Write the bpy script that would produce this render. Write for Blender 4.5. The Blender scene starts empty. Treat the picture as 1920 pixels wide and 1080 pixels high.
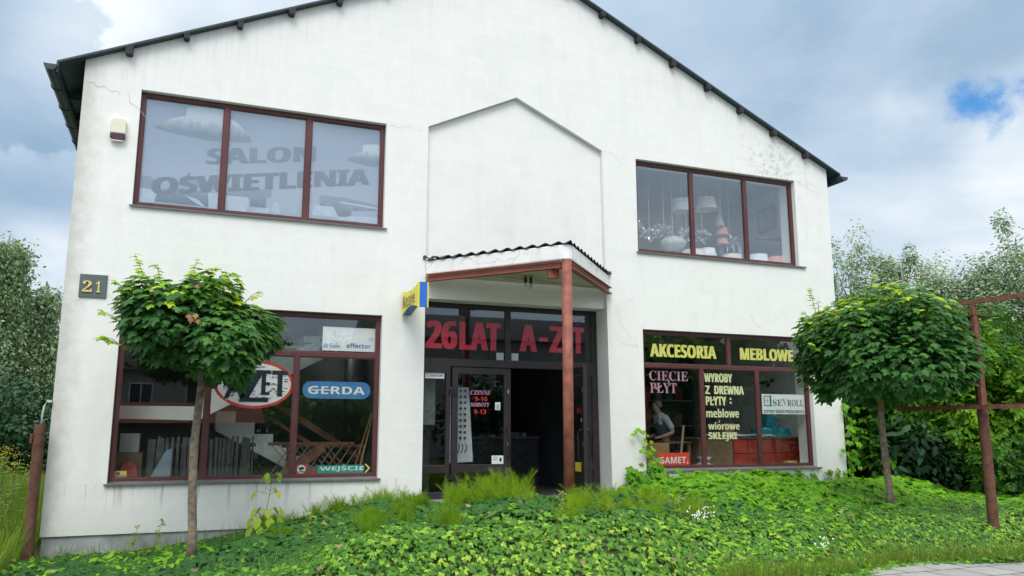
import bpy, bmesh, math, random
import numpy as np
from mathutils import Vector, Matrix
from mathutils.geometry import tessellate_polygon
random.seed(7)
rng = np.random.default_rng(7)
R = math.radians
SC = bpy.context.scene
COL = SC.collection

# ------------------------------------------------------------------ camera
cam_d = bpy.data.cameras.new("camera")
cam = bpy.data.objects.new("camera", cam_d)
COL.objects.link(cam)
cam.location = (0, -12, 1.6575)
cam_d.sensor_width = 36
cam_d.lens = 36 * 1522.02 / 1920
cam_d.clip_end = 3000
cam.rotation_euler = (R(90 + 9.965), 0, R(-21.778))
SC.camera = cam

# ------------------------------------------------------------------ sky, sun, exposure
SUN_EL, SUN_AZ = 50.0, 205.0            # azimuth in degrees clockwise from +y: behind the camera, a little to the left
world = bpy.data.worlds.new("World")
SC.world = world
world.use_nodes = True
wt = world.node_tree
wt.nodes.clear()


class NT:
    """tiny helper for wiring nodes"""
    def __init__(s, tree): s.t = tree
    def n(s, typ, **kw):
        nd = s.t.nodes.new(typ)
        for k, v in kw.items():
            if k.startswith('i_'):
                key = k[2:]
                key = int(key) if key.isdigit() else key.replace('_', ' ')
                nd.inputs[key].default_value = v
            else:
                setattr(nd, k, v)
        return nd
    def l(s, a, b): s.t.links.new(a, b)
    def math(s, op, a, b=None, c=None, clamp=False):
        nd = s.n('ShaderNodeMath', operation=op, use_clamp=clamp)
        for i, x in enumerate((a, b, c)):
            if x is None: continue
            if isinstance(x, (int, float)): nd.inputs[i].default_value = x
            else: s.l(x, nd.inputs[i])
        return nd.outputs[0]
    def ramp(s, fac, stops, interp='LINEAR'):
        nd = s.n('ShaderNodeValToRGB')
        cr = nd.color_ramp
        cr.interpolation = interp
        while len(cr.elements) > 1: cr.elements.remove(cr.elements[-1])
        cr.elements[0].position = stops[0][0]
        for p, c in stops[1:]: cr.elements.new(p)
        for e, (p, c) in zip(cr.elements, stops):
            e.color = (*c, 1) if not isinstance(c, (int, float)) else (c, c, c, 1)
        if fac is not None: s.l(fac, nd.inputs[0])
        return nd.outputs[0]
    def noise(s, vec, scale, detail=6, rough=.55, dist=0.0):
        nd = s.n('ShaderNodeTexNoise', i_Scale=scale, i_Detail=detail, i_Roughness=rough, i_Distortion=dist)
        if vec is not None: s.l(vec, nd.inputs['Vector'])
        return nd.outputs['Fac']
    def mix(s, fac, a, b, blend='MIX'):
        nd = s.n('ShaderNodeMix', data_type='RGBA', blend_type=blend)
        for sock, x in ((nd.inputs[0], fac), (nd.inputs[6], a), (nd.inputs[7], b)):
            if isinstance(x, (int, float)): sock.default_value = x
            elif isinstance(x, tuple): sock.default_value = (*x, 1)
            else: s.l(x, sock)
        return nd.outputs[2]


def build_world():
    k = NT(wt)
    out = k.n('ShaderNodeOutputWorld')
    sky = k.n('ShaderNodeTexSky', sky_type='NISHITA', sun_disc=False, sun_elevation=R(SUN_EL), sun_rotation=R(SUN_AZ))
    bg1 = k.n('ShaderNodeBackground', i_Strength=0.15)
    hs = k.n('ShaderNodeHueSaturation', i_Saturation=1.4); k.l(sky.outputs[0], hs.inputs['Color']); k.l(hs.outputs[0], bg1.inputs[0])
    tc = k.n('ShaderNodeTexCoord')
    d = tc.outputs['Generated']
    sep = k.n('ShaderNodeSeparateXYZ'); k.l(d, sep.inputs[0])
    x, y, z = sep.outputs
    zz = k.math('ADD', k.math('MAXIMUM', z, 0.0), 0.22)
    comb = k.n('ShaderNodeCombineXYZ')
    k.l(k.math('DIVIDE', x, zz), comb.inputs[0]); k.l(k.math('DIVIDE', y, zz), comb.inputs[1])
    v = comb.outputs[0]
    big = k.noise(v, 1.15, 7, .52, .35)
    fine = k.noise(v, 3.6, 8, .6, .2)
    edge = k.math('SUBTRACT', k.noise(d, 9.0, 8, .6), .5)
    shade = k.math('ADD', k.math('MULTIPLY', big, .75), k.math('MULTIPLY', fine, .25))

    def blob(dirv, inner, outer, wob):
        dp = k.n('ShaderNodeVectorMath', operation='DISTANCE'); k.l(d, dp.inputs[0]); dp.inputs[1].default_value = dirv
        dd = k.math('ADD', dp.outputs['Value'], k.math('MULTIPLY', edge, wob))
        mr = k.n('ShaderNodeMapRange', interpolation_type='SMOOTHSTEP', i_1=inner, i_2=outer, i_3=1.0, i_4=0.0)
        k.l(dd, mr.inputs[0])
        return mr.outputs[0]
    s = k.math('SUBTRACT', shade, .5)
    s = k.math('MULTIPLY_ADD', s, 1.6, .58)
    for dirv, inner, outer, wob, amt in (
            ((-.185, .905, .375), .085, .10, .16, -.26), ((-.115, .90, .43), .02, .12, .1, .26),
            ((-.16, .955, .25), .02, .14, .1, -.22), ((-.136, .972, .185), .01, .07, .06, .30),
            ((.717, .563, .41), .05, .24, .2, -.22), ((.679, .629, .375), .01, .09, .12, .18),
            ((.785, .555, .300), .02, .10, .1, .34), ((.70, .60, .33), .01, .07, .12, .16), ((.49, .744, .454), .1, .3, .2, -.06), ((.60, .70, .33), .05, .2, .2, .05),
            ((.80, .58, .2), .05, .2, .1, .02)):
        s = k.math('ADD', s, k.math('MULTIPLY', blob(dirv, inner, outer, wob), amt))
    col = k.ramp(s, [(0.0, (.21, .335, .48)), (.3, (.33, .45, .59)), (.5, (.46, .565, .69)), (.75, (.66, .735, .80)), (1.0, (.88, .91, .93))])
    # an overcast sky is brighter overhead and towards the veiled sun behind the camera
    up = k.n('ShaderNodeMapRange', interpolation_type='SMOOTHSTEP', i_1=.42, i_2=.95, i_3=0.0, i_4=1.0); k.l(z, up.inputs[0])
    bk = k.n('ShaderNodeMapRange', interpolation_type='SMOOTHSTEP', i_1=-.1, i_2=.8, i_3=0.0, i_4=1.0)
    k.l(k.math('MULTIPLY', y, -1.0), bk.inputs[0])
    gain = k.math('ADD', k.math('MULTIPLY_ADD', up.outputs[0], 1.25, 1.0), k.math('MULTIPLY', bk.outputs[0], .6))
    # white cloud, not blue, overhead and round the veiled sun
    hi = k.n('ShaderNodeMapRange', interpolation_type='SMOOTHSTEP', i_1=.38, i_2=.6, i_3=0.0, i_4=1.0); k.l(z, hi.inputs[0])
    warm = k.math('MAXIMUM', up.outputs[0], k.math('MULTIPLY', bk.outputs[0], hi.outputs[0]))
    col = k.mix(k.math('MULTIPLY', warm, .8), col, (.74, .735, .725))
    bg2 = k.n('ShaderNodeBackground'); k.l(col, bg2.inputs[0]); k.l(gain, bg2.inputs[1])
    hole = k.math('SUBTRACT', 1.0, k.math('MULTIPLY', blob((.751, .570, .338), .020, .046, .15), 1.0))
    mx = k.n('ShaderNodeMixShader'); k.l(hole, mx.inputs[0]); k.l(bg1.outputs[0], mx.inputs[1]); k.l(bg2.outputs[0], mx.inputs[2])
    k.l(mx.outputs[0], out.inputs[0])


build_world()
sun_d = bpy.data.lights.new("sun", 'SUN')
sun_d.energy = 1.5
sun_d.angle = R(28)
sun_d.color = (1.0, .975, .93)
sun = bpy.data.objects.new("sun", sun_d)
COL.objects.link(sun)
_sd = Vector((math.sin(R(SUN_AZ)) * math.cos(R(SUN_EL)), math.cos(R(SUN_AZ)) * math.cos(R(SUN_EL)), math.sin(R(SUN_EL))))
sun.rotation_euler = _sd.to_track_quat('Z', 'Y').to_euler()
sun.location = (0, -20, 30)
SC.view_settings.view_transform = 'Standard'
SC.view_settings.look = 'None'
SC.view_settings.gamma = 1
SC.view_settings.exposure = 0.28

# ------------------------------------------------------------------ materials
MATS = {}


def mat(name, col, rough=.65, metal=0.0, var=.12, scale=6.0, bump=0.0, bscale=80.0, col2=None, spec=.4):
    if name in MATS: return MATS[name]
    m = bpy.data.materials.new(name); m.use_nodes = True
    k = NT(m.node_tree); b = m.node_tree.nodes['Principled BSDF']
    tc = k.n('ShaderNodeTexCoord').outputs['Object']
    f = k.noise(tc, scale, 7, .6)
    c2 = col2 or tuple(max(0, c * (1 - var * 1.6)) for c in col)
    c1 = tuple(min(1, c * (1 + var)) for c in col)
    k.l(k.ramp(f, [(.32, c2), (.68, c1)]), b.inputs['Base Color'])
    b.inputs['Roughness'].default_value = rough
    b.inputs['Metallic'].default_value = metal
    b.inputs['Specular IOR Level'].default_value = spec
    if bump:
        bp = k.n('ShaderNodeBump', i_Strength=bump, i_Distance=.01)
        k.l(k.noise(tc, bscale, 4, .6), bp.inputs['Height']); k.l(bp.outputs[0], b.inputs['Normal'])
    MATS[name] = m
    return m


def leaf_mat(name, stops, trans=.35, rough=.5, spec=.35):
    """stops: colour along the leaf's own 'tint' attribute (old growth .. young growth)"""
    m = bpy.data.materials.new(name); m.use_nodes = True
    k = NT(m.node_tree); b = m.node_tree.nodes['Principled BSDF']
    at = k.n('ShaderNodeAttribute', attribute_name='tint')
    c = k.ramp(at.outputs['Fac'], stops)
    k.l(c, b.inputs['Base Color'])
    b.inputs['Roughness'].default_value = rough
    b.inputs['Specular IOR Level'].default_value = spec
    tr = k.n('ShaderNodeBsdfTranslucent')
    cc = k.mix(1.0, c, (1.25, 1.15, .55), 'MULTIPLY'); k.l(cc, tr.inputs[0])
    mx = k.n('ShaderNodeMixShader'); mx.inputs[0].default_value = trans
    k.l(b.outputs[0], mx.inputs[1]); k.l(tr.outputs[0], mx.inputs[2])
    k.l(mx.outputs[0], m.node_tree.nodes['Material Output'].inputs[0])
    MATS[name] = m
    return m


def glass_mat(name, f0, tint):
    """clear pane: what lies behind, plus a mirror image that grows at grazing angles (the same from both sides)"""
    m = bpy.data.materials.new(name); m.use_nodes = True
    k = NT(m.node_tree); m.node_tree.nodes.remove(m.node_tree.nodes['Principled BSDF'])
    g = k.n('ShaderNodeNewGeometry')
    dt = k.n('ShaderNodeVectorMath', operation='DOT_PRODUCT'); k.l(g.outputs['Incoming'], dt.inputs[0]); k.l(g.outputs['Normal'], dt.inputs[1])
    c = k.math('SUBTRACT', 1.0, k.math('ABSOLUTE', dt.outputs['Value']))
    fr = k.math('MULTIPLY_ADD', k.math('POWER', c, 5.0), 1 - f0, f0)
    tr = k.n('ShaderNodeBsdfTransparent'); tr.inputs[0].default_value = (*tint, 1)
    gl = k.n('ShaderNodeBsdfGlossy', i_Roughness=.0); gl.inputs[0].default_value = (1, 1, 1, 1)
    mx = k.n('ShaderNodeMixShader'); k.l(fr, mx.inputs[0]); k.l(tr.outputs[0], mx.inputs[1]); k.l(gl.outputs[0], mx.inputs[2])
    k.l(mx.outputs[0], m.node_tree.nodes['Material Output'].inputs[0])
    MATS[name] = m
    return m


def plaster_mat():
    m = bpy.data.materials.new('white_plaster'); m.use_nodes = True
    k = NT(m.node_tree); b = m.node_tree.nodes['Principled BSDF']
    tc = k.n('ShaderNodeNewGeometry').outputs['Position']
    mp = k.n('ShaderNodeMapping'); k.l(tc, mp.inputs[0]); mp.inputs['Scale'].default_value = (2.2, 1, .35)
    cloudy = k.noise(tc, .8, 6, .6)
    mott = k.noise(tc, 7, 6, .65)
    streak = k.noise(mp.outputs[0], 2.0, 6, .65)
    # faint ghost of the blockwork under the paint
    sw = k.n('ShaderNodeSeparateXYZ'); k.l(tc, sw.inputs[0])
    cb = k.n('ShaderNodeCombineXYZ'); k.l(sw.outputs[0], cb.inputs[0]); k.l(sw.outputs[2], cb.inputs[1])
    br = k.n('ShaderNodeTexBrick', i_Scale=1.0); k.l(cb.outputs[0], br.inputs['Vector'])
    br.inputs['Color1'].default_value = (.955, .955, .955, 1); br.inputs['Color2'].default_value = (.985, .985, .985, 1); br.inputs['Mortar'].default_value = (1, 1, 1, 1)
    br.inputs['Brick Width'].default_value = .62; br.inputs['Row Height'].default_value = .25
    br.inputs['Mortar Size'].default_value = .02; br.inputs['Mortar Smooth'].default_value = 1.0
    base = k.ramp(cloudy, [(.3, (.80, .795, .755)), (.5, (.845, .835, .80)), (.7, (.815, .815, .775))])
    base = k.mix(.75, base, br.outputs['Color'], 'MULTIPLY')
    base = k.mix(.5, base, k.ramp(mott, [(.3, (.93, .93, .92)), (.6, (1, 1, 1))]), 'MULTIPLY')
    base = k.mix(.3, base, k.ramp(streak, [(.28, (.86, .85, .83)), (.5, (1, 1, 1))]), 'MULTIPLY')
    # old damp along the left-hand edge of the gable wall and splash dirt near the ground, both with ragged edges
    rag = k.math('MULTIPLY', k.math('SUBTRACT', k.noise(tc, 5, 7, .65), .5), 1.0)
    ex = k.math('ADD', k.math('ADD', sw.outputs[0], 1.58), k.math('MULTIPLY', rag, .45))
    mr = k.n('ShaderNodeMapRange', interpolation_type='SMOOTHSTEP', i_1=-.05, i_2=.34, i_3=1.0, i_4=0.0); k.l(ex, mr.inputs[0])
    base = k.mix(k.math('MULTIPLY', mr.outputs[0], .72), base, (.47, .455, .41))
    gz = k.math('ADD', sw.outputs[2], k.math('MULTIPLY', rag, .5))
    mr2 = k.n('ShaderNodeMapRange', interpolation_type='SMOOTHSTEP', i_1=.25, i_2=.95, i_3=1.0, i_4=0.0); k.l(gz, mr2.inputs[0])
    base = k.mix(k.math('MULTIPLY', mr2.outputs[0], .5), base, (.56, .55, .49))
    # rusty water runs under the ground-floor sills
    mp3 = k.n('ShaderNodeMapping'); k.l(tc, mp3.inputs[0]); mp3.inputs['Scale'].default_value = (5.5, 1, .25)
    run = k.ramp(k.noise(mp3.outputs[0], 2.4, 3, .5), [(.57, 0.0), (.68, 1.0)])
    zb = k.n('ShaderNodeMapRange', interpolation_type='SMOOTHSTEP', i_1=.50, i_2=.95, i_3=0.0, i_4=1.0); k.l(sw.outputs[2], zb.inputs[0])
    zt = k.math('LESS_THAN', sw.outputs[2], .97)
    base = k.mix(k.math('MULTIPLY', k.math('MULTIPLY', run, zb.outputs[0]), k.math('MULTIPLY', zt, .6)), base, (.43, .35, .25))
    # black mould freckles near the right-hand eaves and a few on the open gable
    dm = k.n('ShaderNodeVectorMath', operation='DISTANCE'); k.l(tc, dm.inputs[0]); dm.inputs[1].default_value = (10.25, 0, 6.72)
    reg = k.n('ShaderNodeMapRange', interpolation_type='SMOOTHSTEP', i_1=.15, i_2=1.5, i_3=.17, i_4=.0); k.l(dm.outputs['Value'], reg.inputs[0])
    fre = k.math('GREATER_THAN', k.math('ADD', k.noise(tc, 9, 8, .75), reg.outputs[0]), .695)
    base = k.mix(k.math('MULTIPLY', fre, .38), base, (.33, .34, .33))
    # drips that the rain draws down from the verge of the roof
    vz = k.math('SUBTRACT', k.math('MULTIPLY_ADD', k.math('ABSOLUTE', k.math('SUBTRACT', sw.outputs[0], 4.95)), -.4655, 9.77), sw.outputs[2])
    vd = k.n('ShaderNodeMapRange', interpolation_type='SMOOTHSTEP', i_1=.0, i_2=1.1, i_3=1.0, i_4=.0); k.l(vz, vd.inputs[0])
    dr = k.ramp(k.noise(mp3.outputs[0], 3.2, 5, .6), [(.45, 0.0), (.7, 1.0)])
    base = k.mix(k.math('MULTIPLY', k.math('MULTIPLY', dr, vd.outputs[0]), .30), base, (.52, .52, .48))
    k.l(base, b.inputs['Base Color'])
    b.inputs['Roughness'].default_value = .9; b.inputs['Specular IOR Level'].default_value = .15
    bp = k.n('ShaderNodeBump', i_Strength=.25, i_Distance=.006)
    hh = k.math('ADD', k.noise(tc, 55, 5, .65), k.math('MULTIPLY', k.noise(tc, 6, 4, .5), 1.4))
    k.l(hh, bp.inputs['Height']); k.l(bp.outputs[0], b.inputs['Normal'])
    MATS['plaster'] = m
    return m


PLASTER = plaster_mat()
CRACK = mat('crack_line', (.50, .47, .43), .95, var=.2)
SOFFIT = mat('old_cream_paint', (.55, .52, .41), .9, var=.08, scale=3, bump=.2, bscale=40)
CONCRETE = mat('grey_plinth', (.34, .36, .36), .9, var=.22, scale=3, bump=.4, bscale=40)
BROWN = mat('red_brown_frame', (.105, .034, .034), .45, var=.14, scale=5)
DARKF = mat('dark_brown_aluminium', (.034, .026, .028), .42, var=.15, scale=5)
BEAM = mat('red_brown_paint', (.30, .092, .062), .55, var=.12, scale=5, bump=.1)
COLUMN = mat('worn_red_brown_paint', (.27, .085, .055), .55, var=.3, scale=7, bump=.3, col2=(.15, .05, .035))
BLACKSHEET = mat('black_bitumen_sheet', (.022, .024, .030), .6, var=.25)
GREENROOF = mat('dark_roof_sheet', (.030, .052, .058), .5, var=.2)
PURLIN = mat('dark_stained_timber', (.034, .028, .034), .75, var=.3)
GUTTER = mat('dark_green_gutter', (.035, .055, .060), .4, var=.2)
SILLM = mat('grey_sheet_sill', (.16, .15, .15), .5, var=.15)
RUST = mat('rusty_steel', (.135, .062, .036), .85, var=.3, scale=9, bump=.4, bscale=40, col2=(.070, .032, .021))
RUST2 = mat('flaking_red_primer', (.20, .074, .048), .8, var=.25, scale=12, bump=.2)
WHITE = mat('white_board', (.80, .80, .80), .5, var=.05, scale=3)
BLACK = mat('black_plastic', (.015, .015, .016), .4)


def chipped():
    m = bpy.data.materials.new('chipped_white_paint'); m.use_nodes = True
    k = NT(m.node_tree); b = m.node_tree.nodes['Principled BSDF']
    tc = k.n('ShaderNodeTexCoord').outputs['Object']
    mp = k.n('ShaderNodeMapping'); k.l(tc, mp.inputs[0]); mp.inputs['Scale'].default_value = (1, 1, 2.6)
    c = k.ramp(k.noise(tc, 5, 6, .6), [(.3, (.74, .73, .71)), (.6, (.86, .85, .83))])
    chip = k.ramp(k.noise(mp.outputs[0], 4.5, 9, .72), [(.615, 0.0), (.65, 1.0)])
    c = k.mix(k.math('MULTIPLY', chip, .75), c, (.42, .38, .33))
    vo = k.n('ShaderNodeTexVoronoi', feature='DISTANCE_TO_EDGE', i_Scale=2.4)
    nv = k.n('ShaderNodeMixRGB'); nv.inputs[0].default_value = .12; k.l(tc, nv.inputs[1]); nz = k.n('ShaderNodeTexNoise', i_Scale=6.0); k.l(tc, nz.inputs[0]); k.l(nz.outputs['Color'], nv.inputs[2])
    k.l(nv.outputs[0], vo.inputs['Vector'])
    ln = k.ramp(vo.outputs['Distance'], [(.004, 1.0), (.014, 0.0)])
    c = k.mix(k.math('MULTIPLY', ln, .45), c, (.35, .33, .30))
    k.l(c, b.inputs['Base Color']); b.inputs['Roughness'].default_value = .85
    bp = k.n('ShaderNodeBump', i_Strength=.4, i_Distance=.01, invert=True); k.l(chip, bp.inputs['Height']); k.l(bp.outputs[0], b.inputs['Normal'])
    return m


CHIP = chipped()
GLASS = glass_mat('window_glass', .055, (.96, .975, .97))
GLASSU = glass_mat('upper_window_glass', .085, (.95, .97, .985))
GLASSD = glass_mat('door_glass', .055, (.93, .95, .95))

# ------------------------------------------------------------------ object helpers


def tag(o, label=None, cat=None, group=None, kind=None):
    if label: o['label'] = label
    if cat: o['category'] = cat
    if group: o['group'] = group
    if kind: o['kind'] = kind
    return o


ORIG = {}


def empty(name, loc=(0, 0, 0), label=None, cat=None, group=None, rz=0, kind=None):
    o = bpy.data.objects.new(name, None); COL.objects.link(o)
    o.location = loc; o.rotation_euler.z = rz; o.empty_display_size = .1
    ORIG[o.name] = Vector(loc)
    return tag(o, label, cat, group, kind)


def add_mesh(name, me, material, parent=None, origin=None):
    """link a mesh given in world coordinates; its origin is its thing's base"""
    o = bpy.data.objects.new(name, me); COL.objects.link(o)
    if parent is not None:
        og = ORIG[parent.name]; o.parent = parent
    else:
        og = Vector(origin) if origin is not None else Vector((0, 0, 0)); o.location = og
    if og.length > 0: me.transform(Matrix.Translation(-og))
    ORIG[o.name] = og
    if material is not None:
        for mm in (material if isinstance(material, (list, tuple)) else [material]): me.materials.append(mm)
    return o


class MB:
    """collects shapes, links them as ONE mesh object"""
    def __init__(s): s.v = []; s.f = []; s.mi = []; s.m = 0
    def add(s, v, f):
        o = len(s.v); s.v += [tuple(p) for p in v]; s.f += [tuple(i + o for i in q) for q in f]; s.mi += [s.m] * len(f); return s
    def box(s, x0, x1, y0, y1, z0, z1):
        return s.add([(x0, y0, z0), (x1, y0, z0), (x1, y1, z0), (x0, y1, z0), (x0, y0, z1), (x1, y0, z1), (x1, y1, z1), (x0, y1, z1)],
                     [(0, 3, 2, 1), (4, 5, 6, 7), (0, 1, 5, 4), (1, 2, 6, 5), (2, 3, 7, 6), (3, 0, 4, 7)])
    def prism(s, outer, holes=(), a=0, b=.1, fn=None):
        """polygon (u,v) with holes, extruded from a to b; fn(u,v,w)->xyz, default facade plane (x,z) along y"""
        fn = fn or (lambda u, v, w: (u, w, v))
        loops = [list(outer)] + [list(h) for h in holes]
        flat = [p for l in loops for p in l]
        tris = tessellate_polygon([[Vector((p[0], p[1], 0)) for p in l] for l in loops])
        n = len(flat)
        v = [fn(p[0], p[1], a) for p in flat] + [fn(p[0], p[1], b) for p in flat]
        f = [tuple(t) for t in tris] + [tuple(i + n for i in reversed(t)) for t in tris]
        o = 0
        for l in loops:
            for i in range(len(l)):
                j = (i + 1) % len(l)
                f.append((o + i, o + j, o + j + n, o + i + n))
            o += len(l)
        return s.add(v, f)
    def bar(s, p, q, w, h=None, up=(0, 0, 1)):
        p, q = Vector(p), Vector(q); h = h or w
        d = (q - p).normalized(); u = Vector(up)
        if abs(d.dot(u)) > .95: u = Vector((0, 1, 0))
        r = d.cross(u).normalized() * w / 2; t = r.cross(d).normalized() * h / 2
        v = [p - r - t, p + r - t, p + r + t, p - r + t, q - r - t, q + r - t, q + r + t, q - r + t]
        return s.add(v, [(0, 1, 2, 3), (7, 6, 5, 4), (0, 4, 5, 1), (1, 5, 6, 2), (2, 6, 7, 3), (3, 7, 4, 0)])
    def tube(s, pts, rad, n=10, cap=True):
        pts = [Vector(p) for p in pts]; rad = rad if isinstance(rad, (list, tuple)) else [rad] * len(pts)
        v = []; ref = Vector((.3, .2, 1)).normalized()
        for i, p in enumerate(pts):
            d = (pts[min(i + 1, len(pts) - 1)] - pts[max(i - 1, 0)]).normalized()
            rf = ref if abs(d.dot(ref)) < .95 else Vector((1, 0, 0))
            a = d.cross(rf).normalized(); b = d.cross(a)
            for k in range(n):
                t = 2 * math.pi * k / n
                v.append(p + (a * math.cos(t) + b * math.sin(t)) * rad[i])
        f = []
        for i in range(len(pts) - 1):
            for k in range(n):
                f.append((i * n + k, i * n + (k + 1) % n, (i + 1) * n + (k + 1) % n, (i + 1) * n + k))
        if cap:
            f.append(tuple(range(n - 1, -1, -1))); f.append(tuple((len(pts) - 1) * n + k for k in range(n)))
        return s.add(v, f)
    def lathe(s, c, prof, n=20, ripple=0, rn=0):
        v = []; f = []
        for r, z in prof:
            for k in range(n):
                t = 2 * math.pi * k / n; rr = r * (1 + ripple * math.cos(rn * t))
                v.append((c[0] + rr * math.cos(t), c[1] + rr * math.sin(t), c[2] + z))
        for i in range(len(prof) - 1):
            for k in range(n):
                f.append((i * n + k, i * n + (k + 1) % n, (i + 1) * n + (k + 1) % n, (i + 1) * n + k))
        return s.add(v, f)
    def build(s, name, material, parent=None, origin=None, smooth=False, bevel=0, fix=True):
        me = bpy.data.meshes.new(name); me.from_pydata(s.v, [], s.f)
        me.polygons.foreach_set('material_index', s.mi)
        if fix:
            bm = bmesh.new(); bm.from_mesh(me); bmesh.ops.recalc_face_normals(bm, faces=bm.faces); bm.to_mesh(me); bm.free()
        if smooth: me.polygons.foreach_set('use_smooth', [True] * len(me.polygons))
        me.update()
        o = add_mesh(name, me, material, parent, origin)
        if bevel:
            b = o.modifiers.new('bevel', 'BEVEL'); b.width = bevel; b.segments = 2; b.limit_method = 'ANGLE'; b.angle_limit = R(40)
        return o


MBOLD = {}
for i in range(26):
    for st, up_, lo in (('serif', 0x1D400, 0x1D41A), ('bi', 0x1D468, 0x1D482), ('sans', 0x1D5D4, 0x1D5EE)):
        MBOLD[(st, chr(65 + i))] = chr(up_ + i); MBOLD[(st, chr(97 + i))] = chr(lo + i)
for i in range(10):
    MBOLD[('serif', str(i))] = chr(0x1D7CE + i); MBOLD[('bi', str(i))] = chr(0x1D7CE + i); MBOLD[('sans', str(i))] = chr(0x1D7EC + i)


def text_shapes(s, style=None, off=0.0, space=1.0, extrude=0.0):
    cu = bpy.data.curves.new('t', 'FONT')
    cu.body = ''.join(MBOLD.get((style, c), c) for c in s) if style else s
    cu.offset = off; cu.space_character = space; cu.extrude = extrude; cu.resolution_u = 3
    o = bpy.data.objects.new('t', cu); COL.objects.link(o)
    me = bpy.data.meshes.new_from_object(o.evaluated_get(bpy.context.evaluated_depsgraph_get()))
    bpy.data.objects.remove(o); bpy.data.curves.remove(cu)
    v = np.array([tuple(p.co) for p in me.vertices]); f = [tuple(p.vertices) for p in me.polygons]
    bpy.data.meshes.remove(me)
    return v, f


def txt(name, s, x0, x1, z0, z1, y, material, parent=None, style=None, off=.02, slope=0.0, shear=0.0, fn=None, space=1.0, thick=0.0, mb=None, fat=0.0):
    """lettering whose ink fills the rectangle x0..x1, z0..z1 of the plane y"""
    x0, x1 = x0 + fat, x1 - fat
    v, f = text_shapes(s, style, off, space, .05 if thick else 0)
    lo, hi = v.min(0), v.max(0)
    u = (v[:, 0] - lo[0]) / (hi[0] - lo[0]) * (x1 - x0); w = (v[:, 1] - lo[1]) / (hi[1] - lo[1]) * (z1 - z0)
    u, w = u + shear * w + x0, w + slope * u + z0
    q = v[:, 2] / .05 * thick if thick else np.zeros(len(v))
    fn = fn or (lambda a, b, c: (a, y - c, b))
    pts = [fn(a, b, c) for a, b, c in zip(u, w, q)]
    if mb is not None:
        mb.add(pts, f)
        for sg in ((-1, 1, -.5, .5) if fat else ()): mb.add([(p[0] + sg * fat, p[1] + .0003 * (1.5 + sg), p[2]) for p in pts], f)   # heavier strokes
        return None
    return MB().add(pts, f).build(name, material, parent, fix=bool(thick), origin=None if parent else pts[0])


def copy_tree(o, parent=None):
    c = o.copy(); COL.objects.link(c)
    if parent is not None: c.parent = parent
    for ch in list(o.children): copy_tree(ch, c)
    return c


# leaf templates: flat in XY, stalk at the origin, tip along +Y, upper side +Z
def fan(outline, c):
    v = [c] + outline
    return np.array(v, float), [(0, i, i + 1) for i in range(1, len(outline))] + [(0, len(outline), 1)]


_half = [(0, 0, 0), (.20, -.10, -.03), (.30, .06, -.05), (.52, .10, -.10), (.40, .30, -.05), (.56, .52, -.12), (.40, .56, -.08), (.22, .60, -.04), (.16, .86, -.06), (0, 1.05, -.12)]
MAPLE = fan(_half + [(-x, y, z) for x, y, z in reversed(_half[1:-1])], (0, .38, .06))
IVY = (np.array([(0, 0, 0), (.36, -.08, -.06), (.50, .24, -.10), (.25, .40, -.03), (0, .95, -.08), (-.25, .40, -.03), (-.50, .24, -.10), (-.36, -.08, -.06)], float),
       [(0, 1, 2, 3, 4), (0, 4, 5, 6, 7)])
OVATE = (np.array([(0, 0, 0), (.26, .30, -.07), (.22, .62, -.09), (0, 1, -.14), (-.22, .62, -.09), (-.26, .30, -.07)], float), [(0, 1, 2, 3), (0, 3, 4, 5)])
DIAMOND = (np.array([(0, 0, 0), (.24, .45, .03), (0, 1, -.05), (-.24, .45, .03)], float), [(0, 1, 2, 3)])


def compound(angles, lens, wid):
    v, f = [], []
    for a, L, (bx, by) in zip(angles, lens, [(0, .25 + .0 * i) for i in range(len(angles))]):
        t = np.array((math.sin(a), math.cos(a), -.12)); s = np.array((math.cos(a), -math.sin(a), 0))
        b = np.array((0, by, 0)); o = len(v)
        v += [b, b + t * L * .45 + s * wid * L, b + t * L + np.array((0, 0, -.1 * L)), b + t * L * .45 - s * wid * L]
        f.append((o, o + 1, o + 2, o + 3))
    return np.array(v), f


CREEPER = compound([-1.5, -.75, 0, .75, 1.5], [.5, .68, .78, .68, .5], .23)


def pinnate():
    v, f = [], []
    for by, a, L in ((.12, -1.0, .36), (.12, 1.0, .36), (.38, -.9, .40), (.38, .9, .40), (.58, 0, .48)):
        t = np.array((math.sin(a), math.cos(a), -.15)); s = np.array((math.cos(a), -math.sin(a), 0)); b = np.array((0, by, 0)); o = len(v)
        v += [b, b + t * L * .4 + s * .3 * L, b + t * L + np.array((0, 0, -.08)), b + t * L * .4 - s * .3 * L]
        f.append((o, o + 1, o + 2, o + 3))
    return np.array(v), f


PINNATE = pinnate()
BLADE = (np.array([(-.5, 0, 0), (.5, 0, 0), (.35, .5, .10), (-.35, .5, .10), (0, 1, .42)], float), [(0, 1, 2, 3), (3, 2, 4)])


def nrm(a): return a / np.maximum(np.linalg.norm(a, axis=-1, keepdims=True), 1e-9)


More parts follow.
